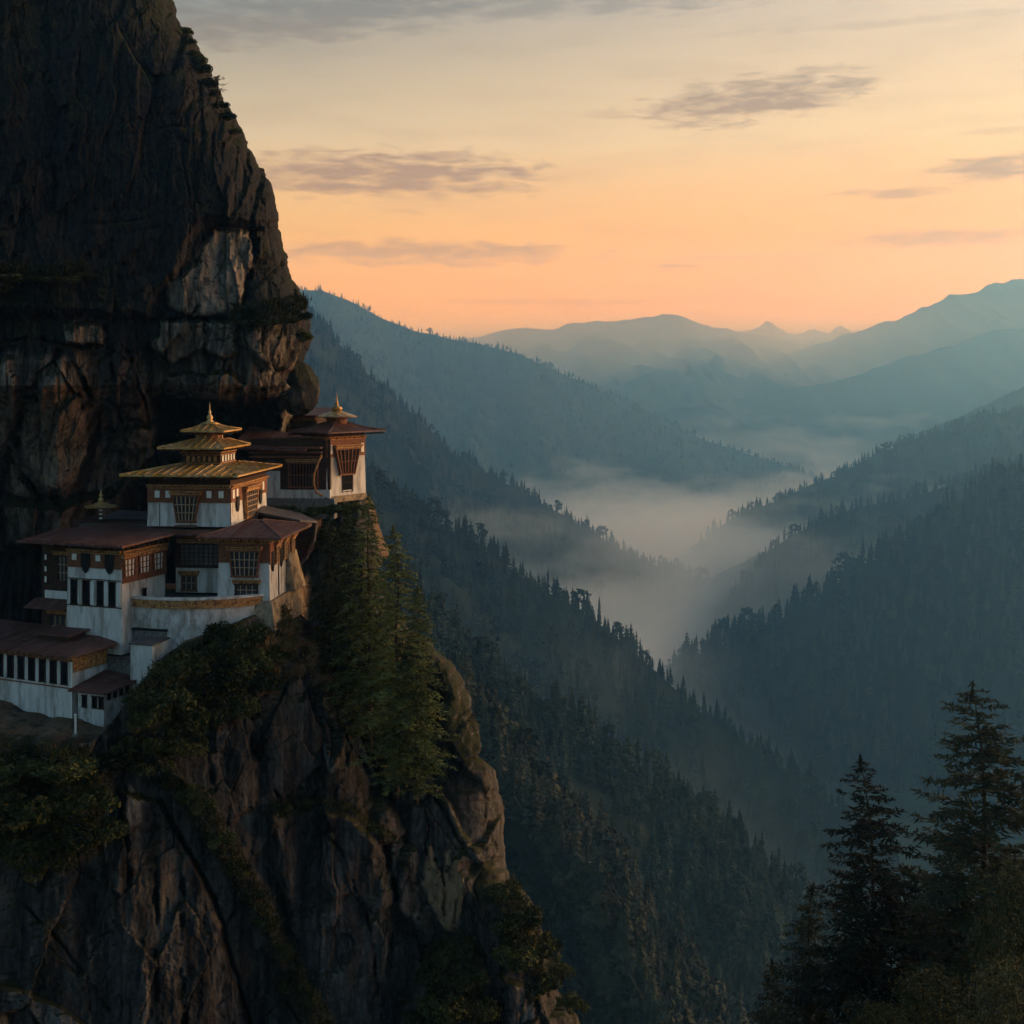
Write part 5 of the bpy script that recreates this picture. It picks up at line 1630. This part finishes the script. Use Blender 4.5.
for k, (x, y, w, h) in enumerate([(204, 806, 34, .9), (222, 836, 36, .9), (236, 864, 34, .9), (254, 892, 34, .9), (268, 920, 30, .9), (280, 948, 30, .9), (292, 982, 30, .9), (190, 792, 34, .8), (166, 776, 30, .8),
                               (282, 806, 26, .6), (304, 801, 24, .5), (342, 806, 24, .5), (376, 828, 22, .6)]):
    bush(x, y, w, surf(CRG[0], x, y, .1), k, 'small dark shrub on the slanting ledge across the crag face', 'shrubs on the slanting ledge', tall_=h)
for k, (x, y, w, h) in enumerate([(505, 890, 44, 1.0), (522, 912, 50, 1.0), (545, 940, 46, 1.0), (560, 968, 40, 1.0), (520, 950, 54, 1.0), (500, 925, 40, 1.0), (540, 980, 46, .9), (572, 1000, 36, .9)]):
    bush(x, y, w, surf(BUG[0], x, y, .2), k, 'green shrub on the lower right shoulder of the buttress', 'shrubs on the buttress shoulder', tall_=h)
for k, (x, y, w, h) in enumerate([(452, 945, 54, 1.0), (436, 968, 50, 1.0), (468, 972, 54, 1.0), (448, 1000, 60, 1.0), (480, 1004, 46, 1.0), (430, 1020, 50, 1.0)]):
    bush(x, y, w, surf(BUG[0], x, y, .3), k + 1, 'dark shrub in the clump below the pale scar of the buttress', 'shrubs below the pale scar', tall_=h)
for k, (x, y, w, h) in enumerate([(302, 512, 36, .8), (322, 508, 36, .7), (342, 506, 34, .7), (358, 506, 26, .8), (300, 536, 40, 1.1), (322, 534, 44, 1.1), (284, 507, 30, .6), (345, 530, 40, 1.1)]):
    bush(x, y, w, 143 if y < 520 else 141, k, 'shrub in the dark thicket under the tower and the timber gallery', 'shrubs under the tower', tall_=h)
for k, (x, y, w, h) in enumerate([(300, 314, 30, 1.0), (284, 318, 34, .6), (262, 320, 34, .5), (304, 334, 24, 1.1), (244, 322, 24, .5)]):
    bush(x, y, w, surf(UPG[0], x, y, .2), k, 'shrub on the green nose of the great cliff above the tower', 'shrubs on the cliff nose', tall_=h)
for k, (x, y, w, h) in enumerate([(203, 66, 22, 1.5), (210, 80, 20, 1.3), (196, 52, 18, 1.1), (230, 114, 18, 1.1), (238, 130, 14, .9), (186, 30, 16, 1.0), (222, 104, 18, 1.0), (190, 40, 16, .9), (200, 58, 18, 1.1), (215, 92, 16, 1.0)]):
    bush(x, y, w, surf(UPG[0], x - 5, y, -.8), k, 'tiny shrub on the skyline edge of the great cliff', 'shrubs on the cliff edge', tall_=h)
for k, (x, y, w, h) in enumerate([(20, 277, 60, .35), (60, 278, 50, .35), (0, 284, 50, .4), (86, 274, 34, .3)]):
    bush(x, y, w, surf(UPG[0], x, y, .2), k, 'dark shrub on the long ledge across the great cliff', 'shrubs on the cliff ledge', tall_=h)
for k, (x, y, w, h) in enumerate([(288, 618, 30, .9), (300, 640, 30, .9), (306, 660, 26, .9), (282, 642, 34, .9), (318, 676, 24, .8), (294, 668, 30, .9), (276, 622, 26, .7)]):
    bush(x, y, w, surf(CRG[0], x, y + 4, .1), k, 'brown dry shrub on the sunlit edge of the crag below the stone wall', 'dry shrubs on the crag edge', meshes=DRYS, tall_=h, name='dry_shrub')
# little crooked tree on the skyline
ct = pine_meshes(33, 4, lambda t: 1.0 * (1 - t) ** .4 * smooth(.25, .5, np.array(t)) + .05, whorl=.4, per=4, spray=.18, droop=.05, up=.2, density=.8, gap=.3, thick=.02, flat=.8)
pine('cliff_tree', (218, 76), 108, surf(UPG[0], 218, 104, .4), ct, 4, .5, 'little crooked tree against the sky on the edge of the great cliff', 'tree', wide=1.7)
# leafy bushes at the lower right corner
for (x, y, w, Y, k, h, lb) in [(1022, 925, 120, 70, 0, 1.5, 'large olive leafy bush at the right edge below the tallest pine'), (940, 1010, 130, 72, 1, .9, 'rounded olive bush at the foot of the two tall pines'),
                               (1015, 1005, 120, 62, 1, 1.1, 'nearest leafy bush in the lower right corner'), (880, 1030, 90, 78, 0, .8, 'low leafy bush at the lower edge between the pines')]:
    bush(x, y, w, Y, k, lb, None, BIG, h, 'bush', 'bush')
# ground the pines stand on
kx = np.linspace(-18, 80, 60); kyy = np.linspace(30, 130, 60)
KX, KY = np.meshgrid(kx, kyy, indexing='ij')
KZ = -.57 * KY - 3.0 - np.maximum(0, 20 - KX) * .8 - np.maximum(0, KY - 104) * 1.2 + 1.2 * fbm(KX / 9, KY / 9, KX * 0, 4)
o = link('knoll_ground', np_mesh('knoll_ground', np.stack([KX, KY, KZ], -1).reshape(-1, 3), grid_faces(60, 60), M_HILL, True))
tag(o, None, None, None, 'structure')

# grass and small ferns on the mossy ledges
def tufts(G3, n, seed, m, label, lo=.3, h=.55, sel=None):
    G, pale, moss = G3
    r = np.random.RandomState(seed)
    px = 512 + F * G[..., 0] / G[..., 1]; py = HY - F * G[..., 2] / G[..., 1]
    p = np.where((moss > lo) & (px > -20) & (py < 1040), moss, 0)
    if sel is not None:
        p = p * sel(px, py)
    p = p.ravel() / p.sum()
    k = r.choice(p.size, n, p=p)
    base = G.reshape(-1, 3)[k]
    C, U, W = [], [], []
    for i in range(5):
        s = h * r.uniform(.5, 1.3, n)[:, None]
        d = r.normal(0, .55, (n, 3)) + np.array([0, -.25, .9]); d /= np.linalg.norm(d, axis=1)[:, None]
        w = np.cross(d, r.normal(size=(n, 3))); w /= np.linalg.norm(w, axis=1)[:, None]
        C.append(base + d * s * .5 + r.normal(0, .22, (n, 3))); U.append(d * s * .55); W.append(w * s * .14)
    o = link('grass', quads('grass', np.concatenate(C), np.concatenate(U), np.concatenate(W), m))
    return tag(o, label, 'grass', None, 'stuff')
tufts(CRG, 9000, 91, M_GRASS, 'grass and ferns on the ledges of the crag')
tufts(CRG, 2600, 92, M_DRY, 'dry brown grass along the crest of the crag', .2, .6, lambda x, y: (x > 262) & (x < 360) & (y < 740))
tufts(BUG, 5000, 93, M_GRASS, 'grass and ferns on the buttress')
tufts(UPG, 4000, 94, M_GRASS, 'grass on the ledges of the great cliff')
# ================================================================== HAZE AND MIST
def vol_box(name, lo, hi, label):
    x0, y0, z0 = lo; x1, y1, z1 = hi
    v = [(x, y, z) for x in (x0, x1) for y in (y0, y1) for z in (z0, z1)]
    f = np.array([(0, 1, 3, 2), (4, 6, 7, 5), (0, 4, 5, 1), (2, 3, 7, 6), (0, 2, 6, 4), (1, 5, 7, 3)])
    m = bpy.data.materials.new(name + '_air')
    m.use_nodes = True
    t = m.node_tree
    t.nodes.remove(t.nodes['Principled BSDF'])
    pv = nd(t, 'ShaderNodeVolumePrincipled')
    t.links.new(pv.outputs[0], t.nodes['Material Output'].inputs['Volume'])
    o = link(name, np_mesh(name, v, f, m))
    tag(o, label, None, None, 'stuff')
    pv.inputs['Absorption Color'].default_value = (1, 1, 1, 1)
    return m, t, pv, o
m, t, pv, o = vol_box('haze', (-6000, -430, -760), (7000, 9900, 1000), 'thin blue evening haze filling the whole valley')
pv.inputs['Density'].default_value = HAZE_D
pv.inputs['Color'].default_value = (*HAZE_C, 1)
pv.inputs['Anisotropy'].default_value = HAZE_G
if MIST_D > 0:
    m, t, pv, o = vol_box('mist', (-1500, 940, -630), (3600, 8300, -60), 'pale mist lying in the bottom of the valley between the spurs')
    geo = nd(t, 'ShaderNodeNewGeometry')
    sp = nd(t, 'ShaderNodeSeparateXYZ')
    t.links.new(geo.outputs['Position'], sp.inputs[0])
    n = nd(t, 'ShaderNodeTexNoise', inp={'Scale': 1.0, 'Detail': 3.0, 'Roughness': .55})
    mp = nd(t, 'ShaderNodeMapping')
    mp.inputs['Scale'].default_value = (1 / 430, 1 / 620, 1 / 150)
    t.links.new(geo.outputs['Position'], mp.inputs[0]); t.links.new(mp.outputs[0], n.inputs['Vector'])
    nv = mth(t, 'SUBTRACT', n.outputs[0], .5)
    n2 = nd(t, 'ShaderNodeTexNoise', inp={'Scale': 2.7, 'Detail': 3.0, 'Roughness': .6})
    t.links.new(mp.outputs[0], n2.inputs['Vector'])
    nw_ = mth(t, 'ADD', mth(t, 'MULTIPLY', nv, 430.0), mth(t, 'MULTIPLY', mth(t, 'SUBTRACT', n2.outputs[0], .5), 260.0))
    dip = mth(t, 'MULTIPLY', mth(t, 'DIVIDE', mth(t, 'SUBTRACT', sp.outputs[1], 3500.0), 1500.0, clamp=True), -125.0)
    rise = mth(t, 'MULTIPLY', mth(t, 'DIVIDE', mth(t, 'SUBTRACT', sp.outputs[1], 5350.0), 700.0, clamp=True), 215.0)
    ztop = mth(t, 'ADD', mth(t, 'ADD', nw_, -285.0), mth(t, 'ADD', dip, rise))
    hgt = mth(t, 'DIVIDE', mth(t, 'SUBTRACT', ztop, sp.outputs[2]), 330.0, clamp=True)
    rat = nd(t, 'ShaderNodeMapRange', interpolation_type='SMOOTHSTEP')
    t.links.new(mth(t, 'DIVIDE', sp.outputs[0], sp.outputs[1]), rat.inputs[0])
    for i, v in ((1, .08), (2, .17), (3, 1300.0), (4, 2250.0)):
        rat.inputs[i].default_value = v
    near = mth(t, 'DIVIDE', mth(t, 'SUBTRACT', sp.outputs[1], rat.outputs[0]), 400.0, clamp=True)
    lowtop = nd(t, 'ShaderNodeMapRange', interpolation_type='SMOOTHSTEP')
    t.links.new(mth(t, 'DIVIDE', sp.outputs[0], sp.outputs[1]), lowtop.inputs[0])
    for i, v in ((1, .13), (2, .27), (3, -395.0), (4, -570.0)):
        lowtop.inputs[i].default_value = v
    low = mth(t, 'DIVIDE', mth(t, 'SUBTRACT', mth(t, 'ADD', mth(t, 'MULTIPLY', nv, 300.0), lowtop.outputs[0]), sp.outputs[2]), 140.0, clamp=True)
    low = mth(t, 'MULTIPLY', low, mth(t, 'MULTIPLY', mth(t, 'DIVIDE', mth(t, 'SUBTRACT', sp.outputs[1], 950.0), 700.0, clamp=True), .28))
    dens = mth(t, 'MULTIPLY', mth(t, 'MAXIMUM', mth(t, 'MULTIPLY', hgt, near), low), MIST_D)
    t.links.new(dens, pv.inputs['Density'])
    pv.inputs['Color'].default_value = (.86, .98, 1, 1)
    pv.inputs['Anisotropy'].default_value = MIST_G

    m, t, pv, o = vol_box('far_mist', (-3500, 2150, -740), (5500, 9300, 760), 'warm hazy air in front of the farthest mountains')
    geo = nd(t, 'ShaderNodeNewGeometry')
    sp = nd(t, 'ShaderNodeSeparateXYZ')
    t.links.new(geo.outputs['Position'], sp.inputs[0])
    hh = mth(t, 'DIVIDE', mth(t, 'SUBTRACT', 540.0, sp.outputs[2]), 700.0, clamp=True)
    def step(a, b):
        n = nd(t, 'ShaderNodeMapRange', interpolation_type='SMOOTHSTEP')
        t.links.new(sp.outputs[1], n.inputs[0])
        n.inputs[1].default_value = a; n.inputs[2].default_value = b
        return n.outputs[0]
    far = mth(t, 'MULTIPLY', mth(t, 'MULTIPLY', mth(t, 'MULTIPLY', hh, hh), FAR_D), step(6700, 7300))
    mid = mth(t, 'MULTIPLY', mth(t, 'MULTIPLY', mth(t, 'DIVIDE', mth(t, 'SUBTRACT', 740.0, sp.outputs[2]), 450.0, clamp=True), MID_D), step(2150, 3000))
    t.links.new(mth(t, 'ADD', far, mid), pv.inputs['Density'])
    t.links.new(mix(t, step(5600, 7000), (.34, .70, 1.0), (1, .84, .58)), pv.inputs['Color'])
    pv.inputs['Anisotropy'].default_value = .8
